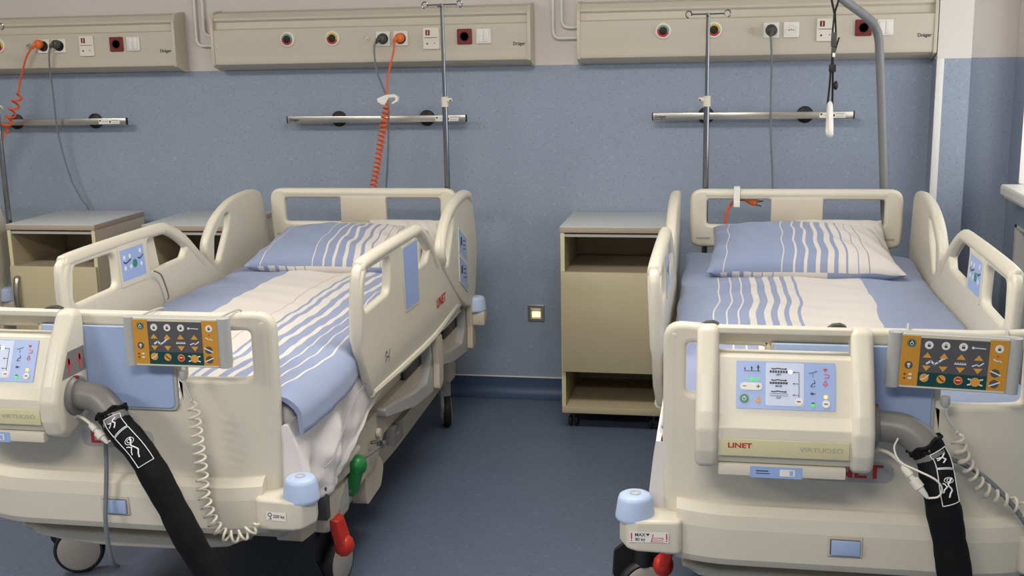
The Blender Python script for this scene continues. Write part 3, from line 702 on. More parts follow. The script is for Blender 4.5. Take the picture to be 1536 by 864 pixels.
    # cross members, columns, foot cover
    ob('foot_cover', MB().m(CREAM).plate([rc([(-.40, .392), (-.30, .374), (.24, .372), (.290, .392), (.295, .375), (.24, .350), (.10, .334), (-.10, .330), (-.25, .338), (-.35, .354), (-.382, .375)], .012)], .06, .010, FRONT(-2.575), 3), t)
    ob('foot_crossbar', MB().m(CREAM2).box((.22, -2.56, .385), (.42, -2.50, .435), .004).box((.18, -2.50, .34), (.35, -2.44, .40), .005), t)
    ob('actuator_motor', MB().m(GREYL).tube([(.16, -2.42, .33), (.33, -2.42, .335), (.36, -2.42, .36)], .026, 12).box((.10, -2.45, .30), (.24, -2.39, .36), .008), t)
    ob('platform', MB().m(CREAM2).box((-.42, -2.60, .50), (.42, -.54, .535), .01).box((-.36, -2.56, .42), (.36, -2.50, .50)).box((-.36, -.60, .42), (.36, -.54, .50)), t)
    ob('crossbar', MB().m(CREAM2).box((-.33, -2.16, .24), (.33, -2.08, .30), .01), t)
    ob('crossbar', MB().m(CREAM2).box((-.425, -.66, .250), (.425, -.555, .368), .025, 4), t)
    for s in (-1, 1):
        ob('chassis_end', MB().m(CREAM2).box((s*.355, -2.29, .255), (s*.432, -2.09, .385), .028, 4), t)
        ob('dark_cover', MB().m(DARKG).box((s*.435, -2.47, .385), (s*.49, -2.44, .49), .004), t)
    for y in (-1.95, -.85): ob('lifting_column', MB().m(GREYP).box((-.09, y-.08, .27), (.09, y+.08, .42), .01).m(GREYL).box((-.075, y-.065, .40), (.075, y+.065, .50), .01), t)
    ob('chassis_bar', MB().m(CREAM2).box((-.06, -2.10, .23), (.06, -.54, .28), .01), t)
    t.location = (bx, -1.6, 0)
    return t
bedA = build_bed(-1.581, 'left hospital bed, with the crumpled white sheet hanging below its striped duvet', 'cream hospital beds')
bedB = copy_tree(bedA); bedB.location = (.3155, -1.6, 0); bedB['label'] = 'right hospital bed, beside the window sill, with a grey lifting pole at its head'
bedC = copy_tree(bedA); bedC.location = (-3.915, -1.6, 0); bedC['label'] = 'hospital bed cut off by the left edge of the photo, only a siderail showing'
BA, BB, BC = -1.581, .3155, -3.915

# ------------------------------------------------------------ mattresses, duvets, pillows
def sn(*a): return sum(math.sin(v) for v in a)
def mattress(bx, label, crumple):
    t = root('mattress', (bx, -1.6, .54), label, 'mattress', 'white sheeted mattresses')
    b = MB().m(SHEETW).box((bx-.455, -2.625, .54), (bx+.455, -.56, .79), .05, 5)
    ob('mattress_core', b, t)
    for s in (-1, 1):
        if s < 0 and crumple: zfun = lambda y: .53
        g_ = bmesh.new(); nx, ny = 26, 110; rows = []
        for j in range(ny+1):
            y = -2.652+j*(2.652-.62)/ny
            k = max(0, min(1, (-2.0-y)/.35))                 # 0 towards the head, 1 at the foot
            zb = .56-.03*max(0, min(1, (-1.8-y)/.3))-(.095 if s > 0 or not crumple else .06)*k*k*(3-2*k)
            if y < -2.5: zb += .0
            zt = .735; r_ = []
            for i in range(nx+1):
                u = i/nx; z = zt+(zb-zt)*u
                amp = 1.0 if (crumple and s > 0) else .35
                bul = .004+.026*amp*math.sin(PI*min(1, u*1.0))*(.4+.6*k)+.012*amp*k*u
                fold = math.sin(y*16+1.6*math.sin(y*5)+u*2.2)
                wr = amp*((.006+.011*k)*fold*math.sin(u*PI*.9)+.009*k*math.sin(y*34-u*9+2.5*math.sin(u*5))*u*(1-u*.5)+.004*k*math.sin(y*70+u*14+3*math.sin(y*11))*u+.003*math.sin(y*9+u*9)*u)
                hem = .011*amp*max(0, 1-abs(u-.90)/.05)
                x = .456+bul+wr+hem-.03*max(0, u-.92)/.08
                r_.append(g_.verts.new((bx+s*x, y, z+.004*k*math.sin(y*50)*u)))
            if j == 0:
                for q in (5, 4, 3, 2, 1):
                    rows.append([g_.verts.new((v.co.x-s*.022*q, v.co.y-.002*math.sin(q*2.0+n_*.3), v.co.z)) for n_, v in enumerate(r_)])
            rows.append(r_)
        for A, B in zip(rows, rows[1:]):
            for i in range(nx): g_.faces.new((A[i], A[i+1], B[i+1], B[i]))
        geo = bmesh.ops.extrude_face_region(g_, geom=list(g_.faces))
        for v in [e for e in geo['geom'] if isinstance(e, bmesh.types.BMVert)]: v.co.x -= s*.012
        mb = MB().m(SHEETW).take(g_)
        ob('sheet_overhang', mb, t, sharp=60)
        pts = []
        for j in range(60):
            y = -2.52+j*(2.52-.7)/59; k = max(0, min(1, (-2.15-y)/.30)); u_ = .32+.30*k*k
            zb = .56-.095*max(0, min(1, (-2.0-y)/.35)); pts.append((bx+s*(.4595+(.030+.022*k if crumple and s > 0 else .008)+.0025*math.sin(y*13)), y, .735+(zb-.735)*u_))
        ob('piping', MB().m(mat('sheet_piping', (150, 144, 156), .8) if s > 0 and crumple else SHEETW).tube(pts, .0022, 6), t)
    return t
mattress(BA, 'white sheeted mattress on the left bed, its side hanging out crumpled', True)
mattress(BB, 'white sheeted mattress on the right bed beside the middle cabinet', False)

def cloth(prof_fn, y0, y1, ny, mats, th=.010, split=None):
    """prof_fn(y)->list of (x,z,u). builds thick cloth with UV u"""
    g_ = bmesh.new(); uvl = g_.loops.layers.uv.new('UVMap'); rows = []
    for j in range(ny+1):
        y = y0+(y1-y0)*j/ny; rows.append([(g_.verts.new((x, yy, z)), u, yy) for x, z, u, yy in prof_fn(y)])
    for A, B in zip(rows, rows[1:]):
        for i in range(len(A)-1):
            q = (A[i], A[i+1], B[i+1], B[i]); f = g_.faces.new([v[0] for v in q])
            for lp, v in zip(f.loops, q): lp[uvl].uv = (v[1], v[2])
    return g_
def duvet(bx, label, lo, hi, over_l, over_r, mtl, seed, ztop):
    """lo/hi: x extents on the top; over_: how far the cloth hangs down each side"""
    def prof(y):
        pts = []; n = 70
        Ltop = hi-lo; total = over_l+Ltop+over_r
        endk = max(0, min(1, (y+2.60)/.10)); headk = max(0, min(1, (-.62-y)/.08))
        for i in range(n+1):
            a = total*i/n-over_l             # arc coordinate from the left top edge
            crown = lambda x: ztop(x, y)
            if a < 0:
                q = -a; x = lo-.008*min(1, q/.03)-.004*math.sin(y*14+seed); z = crown(lo)-q
            elif a > Ltop:
                q = a-Ltop; ww = math.sin(y*15+seed)*.5+math.sin(y*7.3)*.5
                fk = max(0, min(1, (-2.02-y)/.22)); x = min(hi+(.020+.030*fk)*min(1, q/.045)**.7+.004*ww*fk*min(1, q/.05)+.06*q*fk, .466+.06*fk); z = crown(hi)-q*.97
            else:
                x = lo+a; z = crown(x)
            # rounded shoulders
            e = min(abs(a), abs(a-Ltop))
            if e < .03: z -= .006*(1-e/.03)
            wr = .0035*math.sin(x*21+2.5*math.sin(y*3+seed))*math.sin(y*5.5+x*4+seed)+.0022*math.sin(y*23+x*13+seed)*math.sin(x*9+seed*2)
            wr += .0016*math.sin(y*47+3*math.sin(x*7)+seed)
            z += wr
            z -= .035*(1-endk)*max(0, min(1, (hi-.03-x)/.08))
            wob = .008*math.sin(y*4.3+seed)+.006*math.sin(y*9.7+2*seed)+.003*math.sin(y*21+seed)
            pts.append((bx+x, z, lo+a+wob, y))
        return pts
    g_ = cloth(prof, -2.635, -.60, 170, None)
    geo = bmesh.ops.extrude_face_region(g_, geom=list(g_.faces))
    for v in [e for e in geo['geom'] if isinstance(e, bmesh.types.BMVert)]:
        v.co.z -= .009
        if v.co.x > bx+hi: v.co.x -= .012
        if v.co.x < bx+lo: v.co.x += .012
    me = bpy.data.meshes.new('duvet'); org = Vector((bx, -1.6, .70)); bmesh.ops.recalc_face_normals(g_, faces=g_.faces)
    bmesh.ops.translate(g_, verts=g_.verts, vec=-org); g_.to_mesh(me); g_.free(); me.materials.append(mtl); me.shade_smooth(); me.set_sharp_from_angle(angle=R(70))
    o = bpy.data.objects.new('duvet', me); o.location = org; COL.objects.link(o)
    return meta(o, label, 'duvet', 'striped blue and white duvets')
duvet(BA, 'striped duvet on the left bed, its plain blue edge hanging over the aisle side', -.435, .445, .03, .108, DUVA, 1.0,
      lambda x, y: .812+.010*math.cos(x*3.0)-.004*abs(x))
duvet(BB, 'striped duvet on the right bed, stripes left, plain blue right', -.448, .462, .006, .03, DUVB, 2.7,
      lambda x, y: .812+.010*math.cos(x*3.0)+(.035*max(0, (y+.95)/.35) if x < -.30 else 0)*1.0+(.03*max(0, (y+.9)/.3) if x > .38 else 0))

def pillow(c, w, d, h, tilt, label, mt, mu, seed, rotz=0, lift=0):
    g_ = bmesh.new(); uvl = g_.loops.layers.uv.new('UVMap'); n, m_ = 56, 36; V_ = {}
    for side in (1, -1):
        for i in range(n+1):
            for j in range(m_+1):
                u = 2*i/n-1; v = 2*j/m_-1
                edge = i in (0, n) or j in (0, m_)
                if edge and side < 0: V_[i, j, -1] = V_[i, j, 1]; continue
                x = w/2*u*(1-.05*(1-v*v)*0-.045*(1-abs(v))**.8*abs(u)**3)
                y = d/2*v*(1-.07*(1-abs(u))**.0*abs(v)**3*0-.05*(1-u*u)*abs(v)**4)
                th = h*((1-abs(u)**3.0)*(1-abs(v)**3.0))**(.50 if side > 0 else .33)
                if side < 0 and not edge: y -= .010*max(0, -v)*(1-u*u)
                wr = .006*math.sin(u*9+seed+2*v)*math.sin(v*7+seed)*(1-u*u)*(1-v*v)+.0035*math.sin(u*23+v*9+seed)*(1-v*v)
                # pulled creases at the corners
                wr += .006*math.sin(14*(abs(u)-abs(v)))*max(0, abs(u)*abs(v)-.25)
                z = side*(th*.5)*(1.10 if side > 0 else .95)+(wr if side > 0 else wr*.3)
                vv = (v+1)/2; x -= u*(.075 if u > 0 else .02)*vv*(w/.74); z *= 1-.25*vv*max(0, u)
                V_[i, j, side] = g_.verts.new((x, y, z))
    for side in (1, -1):
        for i in range(n):
            for j in range(m_):
                ks = [(i, j), (i+1, j), (i+1, j+1), (i, j+1)]
                vs_ = [V_[a, b_, side] for a, b_ in ks]
                if side < 0: vs_ = vs_[::-1]; ks = ks[::-1]
                f = g_.faces.new(vs_); f.material_index = 0 if side > 0 else 1
                for lp, (a, b_) in zip(f.loops, ks):
                    sc = .72/w
                    lp[uvl].uv = ((2*a/n-1)*w/2*sc+.004*math.sin(b_*.5+seed), b_/m_)
    g_.transform(Matrix.Rotation(R(rotz), 4, 'Z') @ Matrix.Rotation(R(tilt), 4, 'X'))
    me = bpy.data.meshes.new('pillow'); bmesh.ops.recalc_face_normals(g_, faces=g_.faces); g_.to_mesh(me); g_.free()
    me.materials.append(mt); me.materials.append(mu); me.shade_smooth(); me.set_sharp_from_angle(angle=R(75))
    o = bpy.data.objects.new('pillow', me); o.location = c; COL.objects.link(o)
    return meta(o, label, 'pillow', None)
PILW = stripes('pillow_white', [(-.5, 'w'), (.2, 'w')], -.5, .5, white=(200, 197, 189))
pillow((.330, -.760, .895), .745, .45, .130, 14, 'striped blue and white pillow at the head of the right bed', PILT, PILU, 1.3)
pillow((BA+.02, -.795, .888), .76, .46, .122, 11, 'striped blue and white pillow at the head of the left bed', PILT, PILU, 3.1)
pillow((.505, -.585, .905), .40, .20, .075, 50, 'plain white pillow corner poking out behind the right striped pillow', PILW, PILW, .4)
pillow((BA+.215, -.585, .892), .38, .20, .075, 50, 'plain white pillow corner poking out behind the left striped pillow', PILW, PILW, 2.2)

# ------------------------------------------------------------ mattress control consoles
def console(dx, label, mirror=False):
    X = lambda x: dx+x
    t = root('mattress_console', (dx, -2.80, .74), label, 'control unit', 'mattress control consoles')
    body = rc([(-2.722, 1.000), (-2.778, 1.003), (-2.7915, .997), (-2.848, .876), (-2.868, .852), (-2.872, .83), (-2.868, .785), (-2.855, .765), (-2.81, .752), (-2.722, .757)], .010)
    ob('console_body', MB().m(CREAM).prof(body, X(-.310), X(-.012), 'x'), t, sharp=35)
    col = rc([(-2.716, 1.030), (-2.722, 1.058), (-2.745, 1.066), (-2.772, 1.060), (-2.835, .965), (-2.874, .890), (-2.890, .85), (-2.888, .80), (-2.872, .758), (-2.83, .742), (-2.72, .77)], .030, 8)
    for a, c in ((-.360, -.308), (-.014, .036)):
        ob('side_cover', MB().m(CREAM).plate([[(y_, z_) for y_, z_ in col]], c-a, .016, SIDE(X((a+c)/2)), 5), t, sharp=45)
    ob('carry_handle', MB().m(CREAM).prof(rc([(-2.738, 1.046), (-2.741, 1.060), (-2.752, 1.064), (-2.763, 1.060), (-2.766, 1.046)], .004), X(-.312), X(-.010), 'x'), t)
    for a in (-.335, -.075+.03):
        kx = X(a); ob('hanging_hook', MB().m(DARKG).prof(rc([(-.022, -.002), (-.018, .008), (-.006, .015), (.012, .016), (.026, .009), (.025, .002), (.012, .008), (-.003, .007), (-.012, -.003)], .004), -2.745, -2.725, 'y').bend(lambda v: Vector((v.x+kx, v.y+(v.x)*.3, v.z+1.052))), t)
    # glossy key film: on the sloping face
    a0 = Vector((0, -2.790, 1.004)); a1 = Vector((0, -2.848, .876)); upv = (a0-a1).normalized()
    k = .000336
    f = Face(Vector((X(-.159), 0, 0))+(a0+a1)/2+Vector((0, -.0002, .001)), (1, 0, 0), upv, k)
    P = lambda x, y: (x-422, 250-y)
    mb = MB().m(PANB); f.rect(mb, *P(95, 415), *P(750, 88), 10, .0006, .0012)
    mb.m(PANL); f.rect(mb, *P(292, 390), *P(545, 97), 14, .0013, .0008)
    ob('display_film', mb, t)
    mb = MB().m(INKD)
    f.line(mb, [P(150, 157), P(255, 157)], 3, .002)
    for px, s_ in ((152, 10), (197, 14), (241, 19)):
        f.line(mb, [P(px, 152), P(px, 152-s_*1.4)], s_*.45, .002); f.disc(mb, *P(px, 152-s_*1.75), s_*.25, .002); f.line(mb, [P(px-s_*.5, 152-s_*1.1), P(px+s_*.5, 152-s_*1.1)], s_*.25, .002)
    ob('size_symbol', mb, t)
    for yy, tx in ((140, 'APT'), (218, 'MCM'), (296, 'CLP')):
        mb = MB().m(INKD)
        f.line(mb, [P(330, yy-4), P(345, yy), P(372, yy-6), P(392, yy-2), P(420, yy-1)], 7, .0024); f.disc(mb, *P(425, yy-2), 6, .0024)
        for q in range(7):
            x0 = 318+q*17.5
            if yy == 140: f.rect(mb, *P(x0, yy+26), *P(x0+13, yy+10), 3, .0022)
            elif yy == 218: f.rect(mb, *P(x0, yy+24), *P(x0+15, yy+10), 2, .0022)
            else: f.line(mb, [P(x0, yy+12), P(x0+17, yy+12)], 2, .0022); f.line(mb, [P(x0, yy+26), P(x0+17, yy+26)], 2, .0022)
        f.text(mb, tx, *P(378, yy+39), 19, .0022, bold=.02)
        ob('mode_symbol', mb, t)
        mb = MB().m(INKD); f.line(mb, [P(512, yy+19), P(480, yy+19)], 3, .0022); f.poly(mb, [P(470, yy+19), P(482, yy+13), P(482, yy+25)], .0022); ob('mode_arrow', mb, t)
    mb = MB().m(INKD)
    f.line(mb, [P(512, 158), P(512, 340)], 3, .0022)
    f.line(mb, [P(578, 162), P(600, 158), P(618, 152), P(630, 146)], 4, .0018); f.line(mb, [P(604, 165), P(604, 190)], 2, .0018)
    f.line(mb, [P(590, 252), P(600, 235), P(618, 228), P(612, 210)], 5, .0018); f.line(mb, [P(590, 254), P(620, 250)], 3, .0018)
    f.rect(mb, *P(588, 308), *P(610, 294), 2, .0018); f.line(mb, [P(614, 301), P(622, 301)], 4, .0018)
    f.poly(mb, [P(592, 366), P(604, 358), P(620, 368), P(604, 376)], .0018)
    ob('printed_symbols', mb, t)
    mb = MB().m(REDLED); f.poly(mb, [P(670, 132), P(678, 126), P(685, 131), P(693, 126), P(700, 132), P(685, 150)], .0018)
    f.line(mb, [P(685, 210), P(671, 238), P(700, 238), P(685, 210)], 5, .0018); f.line(mb, [P(678, 166), P(712, 170)], 4, .0018); f.line(mb, [P(680, 192), P(706, 188), P(710, 176)], 4, .0018); f.line(mb, [P(682, 248), P(692, 248)], 4, .0018)
    ob('alarm_symbols', mb, t)
    def btn(nm, pts): ob(nm, pts, t)
    mb = MB().m(LAB); f.rect(mb, *P(122, 288), *P(268, 238), 24, .0022, .001); mb.m(INKD); f.line(mb, [P(138, 262), P(162, 262)], 4, .003); f.line(mb, [P(232, 262), P(254, 262)], 5, .003); f.line(mb, [P(243, 251), P(243, 273)], 5, .003); ob('plus_minus_key', mb, t)
    mb = MB().m(GRNR); f.disc(mb, *P(150, 347), 34, .0018); mb.m(GRN); f.disc(mb, *P(150, 347), 27, .0026); mb.m(INKW); f.ring(mb, *P(150, 348), 14, 10.5, .0034); f.line(mb, [P(150, 332), P(150, 346)], 4, .0036); ob('power_key', mb, t)
    for c_ in ((512, 358, 26), (690, 368, 26)):
        mb = MB().m(LAB); f.disc(mb, *P(c_[0], c_[1]), c_[2], .0026); mb.m(INKD); f.line(mb, [P(c_[0]-12, c_[1]), P(c_[0]+10, c_[1])], 6, .0034); ob('round_key', mb, t)
    mb = MB().m(LEDG)
    for px, q in ((175, 5), (197, 12), (218, 8), (242, 9)): f.rect(mb, *P(px-q*.8, 215+q), *P(px+q*.8, 215-q), 1, .002)
    f.disc(mb, *P(606, 380), 12, .002); f.disc(mb, *P(150, 216), 4, .002)
    ob('green_lights', mb, t)
    mb = MB().m(LEDW); f.disc(mb, *P(455, 157), 11, .0024); ob('status_light', mb, t); mb = MB().m(LEDY); f.disc(mb, *P(688, 320), 13, .002); ob('status_light', mb, t)
    mb = MB().m(ARROW); f.disc(mb, *P(243, 338), 9, .002); f.rect(mb, *P(228, 372), *P(258, 350), 4, .002); ob('amber_symbol', mb, t)
    mb = MB().m(ARROW); f.poly(mb, [P(680, 306), P(694, 306), P(687, 296)], .002); ob('amber_symbol', mb, t)
    # name strip
    b_ = MB().m(CABE).box((X(-.304), -2.8745, .787), (X(-.018), -2.866, .827), .001)
    ob('name_strip', b_, t)
    g2 = Face((X(-.161), -2.8747, .808), (1, 0, 0), (0, 0, 1)); mb = MB().m(REDINK); g2.text(mb, 'LINET', -.098, .004, .0165, .0006, bold=.025, sx=1.25); ob('maker_mark', mb, t)
    mb = MB().m(INKG); g2.text(mb, 'VIRTUOSO', .082, .0, .0150, .0006, bold=.0, sx=1.32); ob('type_mark', mb, t)
    b_ = MB().m(CREAM).box((X(-.306), -2.862, .735), (X(-.022), -2.815, .762), .003); l_ = ob('battery_tray', b_, t)
    g2 = Face((X(-.164), -2.8622, .7465), (1, 0, 0), (0, 0, 1)); mb = MB().m(PANB); g2.rect(mb, -.070, -.0135, .046, .0135, .0, .0006); mb.m(LAB); g2.rect(mb, -.004, -.008, .030, .008, .003, .0014)
    mb.m(BLUEP); g2.rect(mb, .018, -.006, .026, .006, .001, .002); mb.m(INKD); g2.line(mb, [(-.056, .003), (-.030, .003)], .0022, .0014); g2.line(mb, [(-.056, -.003), (-.026, -.003)], .0016, .0014)
    ob('battery_sticker', mb, l_)
    # hose port on the right cheek
    y, z = -2.795, .845
    ob('hose_collar', MB().m(GREYP).lathe([(.052, 0), (.052, .010), (.046, .016), (.036, .016)], (X(.034), y, z), 'x', 28).m(REDS).box((X(.036), y-.008, z+.040), (X(.050), y+.008, z+.052), .003), t)
    g3 = Face((X(.0362), -2.79, .935), (0, 1, 0), (0, 0, 1)); mb = MB().m(GREYP); g3.poly(mb, [(-.055, -.035), (.055, -.035), (.055, .030), (-.020, .030)][::1], .0006)
    mb.m(REDLED)
    for q in (-.02, .03): g3.line(mb, [(q, -.025), (q, .010)], .007, .0014); g3.poly(mb, [(q-.012, -.004 if q < 0 else -.002), (q+.012, -.004 if q < 0 else -.002), (q, .018)], .0014)
    ob('warning_sticker', mb, t)
    ob('cable_port', MB().m(WHITE).lathe([(.009, 0), (.009, .006), (.005, .007), (0, .007)], (X(.034), -2.80, .792), 'x', 14), t)
    return X(.050), y, z
pB = console(BB, 'mattress control unit with handle and lit blue display, hung on the right footboard')
pA = console(BA-.095, 'mattress control unit cut off by the left edge, hung on the left footboard')

def hose(p, pts, label, lab0, lab1):
    x, y, z = p
    t = root('air_hose', (x+.1, y, .03), label, 'hose', 'air hoses of the mattress units')
    el = cr([(x-.004, y, z), (x+.03, y-.004, z), (x+.065, y-.012, z-.006), (x+.100, y-.026, z-.032), (x+.124, y-.036, z-.072)], 6)
    ob('grey_elbow', MB().m(GREYP).tube(el, [.036]*len(el), 20), t)
    path = [Vector((x+.098, y-.024, z-.028)), Vector((x+.120, y-.034, z-.064))]+[Vector(q) for q in pts]
    P = cr(path, 10); n = len(P)
    rs = [.0375+.0012*math.sin(i*.55)+.0006*math.sin(i*1.3+1) for i in range(n)]; rs[0] = .034; rs[1] = .040; rs[2] = .041
    sl = MB().m(FABB).tube(P, rs, 22)
    rnd = random.Random(5)
    for v in sl.bm.verts: v.co += Vector((rnd.uniform(-1, 1), rnd.uniform(-1, 1), rnd.uniform(-1, 1)))*.0005
    # gathered neck of the sleeve
    ob('black_sleeve', sl, t, sharp=60)
    nk = MB().m(FABB); d = (P[2]-P[0]).normalized(); u = d.orthogonal().normalized(); v_ = d.cross(u); ring = []
    for i in range(25):
        a = 2*PI*i/24; rr = .038+.004*math.sin(a*7); ring.append(P[1]+(u*math.cos(a)+v_*math.sin(a))*rr+d*.004*math.sin(a*5))
    nk.tube(ring[:-1], .0045, 8, True); ob('sleeve_cuff', nk, t)
    # printed pictogram panels on the camera side
    mb = MB().m(INKW)
    def S(s, th):
        i = min(n-2, int(s)); f_ = s-i; p = P[i].lerp(P[i+1], f_); d = (P[i+1]-P[i]).normalized()
        out = Vector((.45, -1, .2)); out = (out-d*out.dot(d)).normalized(); sd = d.cross(out)
        return p+(out*math.cos(th)+sd*math.sin(th))*(.0392)
    def stroke(ps, w=.0011):
        q = []
        for (a, b_), (c, e) in zip(ps, ps[1:]):
            for k in range(7): q.append(S(a+(c-a)*k/6, b_+(e-b_)*k/6))
        mb.tube(q, w, 5)
    L = (lab1-lab0)/2
    for k in range(2):
        a, c = lab0+k*L+.25, lab0+(k+1)*L-.05
        stroke([(a, -.62), (a, .55), (c, .55), (c, -.62), (a, -.62)])
        m_ = (a+c)/2
        stroke([(m_-.8*L/4, -.25), (m_-.2, .05), (m_+L*.12, -.15), (m_+L*.28, .1)], .0018)
        stroke([(m_-.5, .35), (m_+.1, .1), (m_+L*.15, .4)], .0015)
        if k == 1: 
            for rr in (.14, .3): stroke([(m_-1.1+rr*2.2*math.cos(b_), rr*1.0*math.sin(b_)-.05) for b_ in [j*PI/4 for j in range(9)]], .0009)
    ob('printed_symbols', mb, t)
hose(pA, [(BA+.155, -2.862, .715), (BA+.215, -2.865, .60), (BA+.268, -2.862, .48), (BA+.328, -2.85, .35), (BA+.385, -2.86, .20), (BA+.42, -2.88, .08), (BA+.52, -2.92, .045)],
     'black sleeved air hose running down the left footboard to the floor', 6, 22)
hose(pB, [(.498, -2.862, .715), (.520, -2.862, .62), (.540, -2.86, .52), (.565, -2.85, .38), (.60, -2.86, .22), (.65, -2.88, .09), (.75, -2.92, .045)],
     'black sleeved air hose running down the right footboard', 6, 22)

# ------------------------------------------------------------ keypad handsets hung on the footboards
def keypad(cx, label, cable):
    k = .285/735; cz = .990 if cx < 0 else .994; yy = -2.765
    t = root('keypad_panel', (cx, yy, .90), label, 'keypad', 'ochre and grey keypad panels')
    hs = plate_mesh([rc([(-.1425, -.060), (-.128, -.066), (.128, -.066), (.1425, -.060), (.1425, .060), (.128, .066), (-.128, .066), (-.1425, .060)], .012)], .026, .008, 3)
    ob('keypad_housing', MB().m(GREYL).mesh(hs, FRONT(yy, cx, cz)).m(CREAM).plate([rect(-.114, -.063, .114, .063, .003)], .004, .001, FRONT(yy-.0125, cx, cz)), t)
    for s in (-1, 1): ob('end_grip', MB().m(GREYL).tube([(cx+s*.128, yy-.004, cz-.064), (cx+s*.128, yy-.004, cz+.064)], .016, 16), t)
    f = Face((cx, yy-.0145, cz), (1, 0, 0), (0, 0, 1), k)
    P = lambda x, y: (x-552, 303-y)
    mb = MB().m(PANG); f.rect(mb, *P(360, 370), *P(742, 162), 0, .0005); mb.m(PANO); f.rect(mb, *P(256, 452), *P(361, 152), 0, .0005); f.rect(mb, *P(741, 452), *P(846, 152), 0, .0005)
    mb.m(PANT); f.rect(mb, *P(359, 452), *P(742, 368), 0, .0008)
    ob('keypad_film', mb, t)
    def key(m, x, y, r, extra=None):
        mb = MB().m(m); f.disc(mb, *P(x, y), r, .0014, 18, .0010)
        if extra: extra(mb)
        ob('key', mb, t)
    def lock(x, y):
        def g(mb): mb.m(INKD); f.rect(mb, *P(x-8, y+10), *P(x+8, y-2), 2, .0022); f.ring(mb, *P(x, y-5), 7, 4.5, .0022, 10)
        return g
    for x in (407, 500, 596): key(LAB, x, 202, 24, lock(x, 202))
    key(LAB, 793, 202, 24, lock(793, 202))
    def pw(mb): mb.m(GRNR); f.ring(mb, *P(310, 195), 23, 19, .0020); mb.m(INKW); f.ring(mb, *P(310, 197), 11, 8, .0024); f.line(mb, [P(310, 182), P(310, 194)], 4, .0026)
    key(PANT, 310, 195, 25, pw)
    def bu(mb): mb.m(INKW); f.disc(mb, *P(303, 324), 9, .0022); f.rect(mb, *P(299, 342), *P(307, 328), 1, .0022)
    key(PANG, 303, 328, 23, bu)
    for x in (402, 495, 590, 686):
        mb = MB().m(ARROW); f.poly(mb, [P(x-25, 278), P(x+25, 278), P(x, 246)], .0014, .001); ob('arrow_key', mb, t)
        mb = MB().m(ARROW); f.poly(mb, [P(x-25, 326), P(x, 358), P(x+25, 326)], .0014, .001); ob('arrow_key', mb, t)
    for a_ in ((448, 38, 0), (588, 26, 1), (686, 26, 2)):
        mb = MB().m(INKW); persons(f, mb, *P(a_[0], 306), a_[1], a_[2]); ob('position_symbol', mb, t)
    mb = MB().m(INKW)
    f.line(mb, [P(655, 204), P(718, 206)], 5, .0014); f.disc(mb, *P(650, 204), 8, .0014)
    f.line(mb, [P(768, 265), P(785, 276), P(800, 272), P(810, 280)], 7, .0014)
    f.rect(mb, *P(306, 388), *P(326, 378), 4, .0014); f.rect(mb, *P(306, 412), *P(326, 402), 4, .0014)
    ob('printed_symbols', mb, t)
    mb = MB().m(REDLED); f.disc(mb, *P(790, 246), 6, .0014); ob('status_light', mb, t)
    for q_ in (384, 408): mb = MB().m(REDS); f.disc(mb, *P(285, q_), 6, .0014); ob('status_light', mb, t)
    key(ARROW, 395, 400, 25, lambda mb: (mb.m(INKW), f.line(mb, [P(376, 412), P(400, 402), P(418, 380)], 6, .0024)))
    key(ARROW, 490, 403, 25, lambda mb: (mb.m(REDS), f.line(mb, [P(476, 390), P(488, 405), P(504, 414)], 7, .0024)))
    key(ARROW, 584, 405, 25, lambda mb: (mb.m(REDINK), f.disc(mb, *P(584, 405), 19, .0022), mb.m(INKW), f.line(mb, [P(573, 402), P(595, 402)], 5, .003)))
    key(ARROW, 678, 408, 27, lambda mb: (mb.m(LAB), [f.line(mb, [P(678+a*26, 408-14), P(678+a*40, 408-18)], 8, .0022) for a in (-1, 1)], [f.line(mb, [P(678+a*26, 408+14), P(678+a*40, 408+18)], 8, .0022) for a in (-1, 1)]))
    for y_, sgn in ((347, 1), (412, -1)): key(PANG, 782, y_, 25, lambda mb, y_=y_, sgn=sgn: (mb.m(INKW), f.line(mb, [P(755, y_-12*sgn), P(812, y_+12*sgn)], 7, .0024)))
    for a in (-.108, .108):
        ob('hanging_hook', MB().m(GREYL).tube(cr([(cx+a+.004, yy-.006, 1.036), (cx+a+.003, yy+.0, 1.050), (cx+a+.010, yy+.03, 1.0545), (cx+a+.020, yy+.085, 1.0555), (cx+a+.022, yy+.105, 1.045), (cx+a+.022, yy+.107, 1.02)], 5), .0028, 8), t)
    # coiled lead
    pts = [Vector(q) for q in cable]
    ob('cable_gland', MB().m(GREYL).lathe([(.010, 0), (.011, -.018), (.007, -.024), (0, -.024)], pts[0]+Vector((0, 0, .010)), 'z', 14), t)
    lead = cr(pts[:3], 6)
    ob('straight_lead', MB().m(GREYL).tube(lead, .0035, 8), t)
    if cx > 0: t.rotation_euler = (0, R(2.0), 0)
    return t, pts
kB, pts = keypad(.5225, 'ochre and grey keypad panel hung on the right footboard', [(.515, -2.768, .902), (.522, -2.775, .865), (.545, -2.785, .835)])
ob('coiled_lead', MB().m(CREAM).tube(helix([(.545, -2.785, .838), (.552, -2.787, .80), (.567, -2.785, .767), (.588, -2.783, .732), (.614, -2.783, .704), (.650, -2.782, .684), (.70, -2.78, .662), (.76, -2.77, .62), (.80, -2.74, .56)], .0145, 17), .0036, 7), kB)
kA, pts = keypad(BA+.2275, 'ochre and grey keypad panel hung on the left footboard', [(BA+.235, -2.768, .902), (BA+.242, -2.775, .875), (BA+.262, -2.785, .84)])
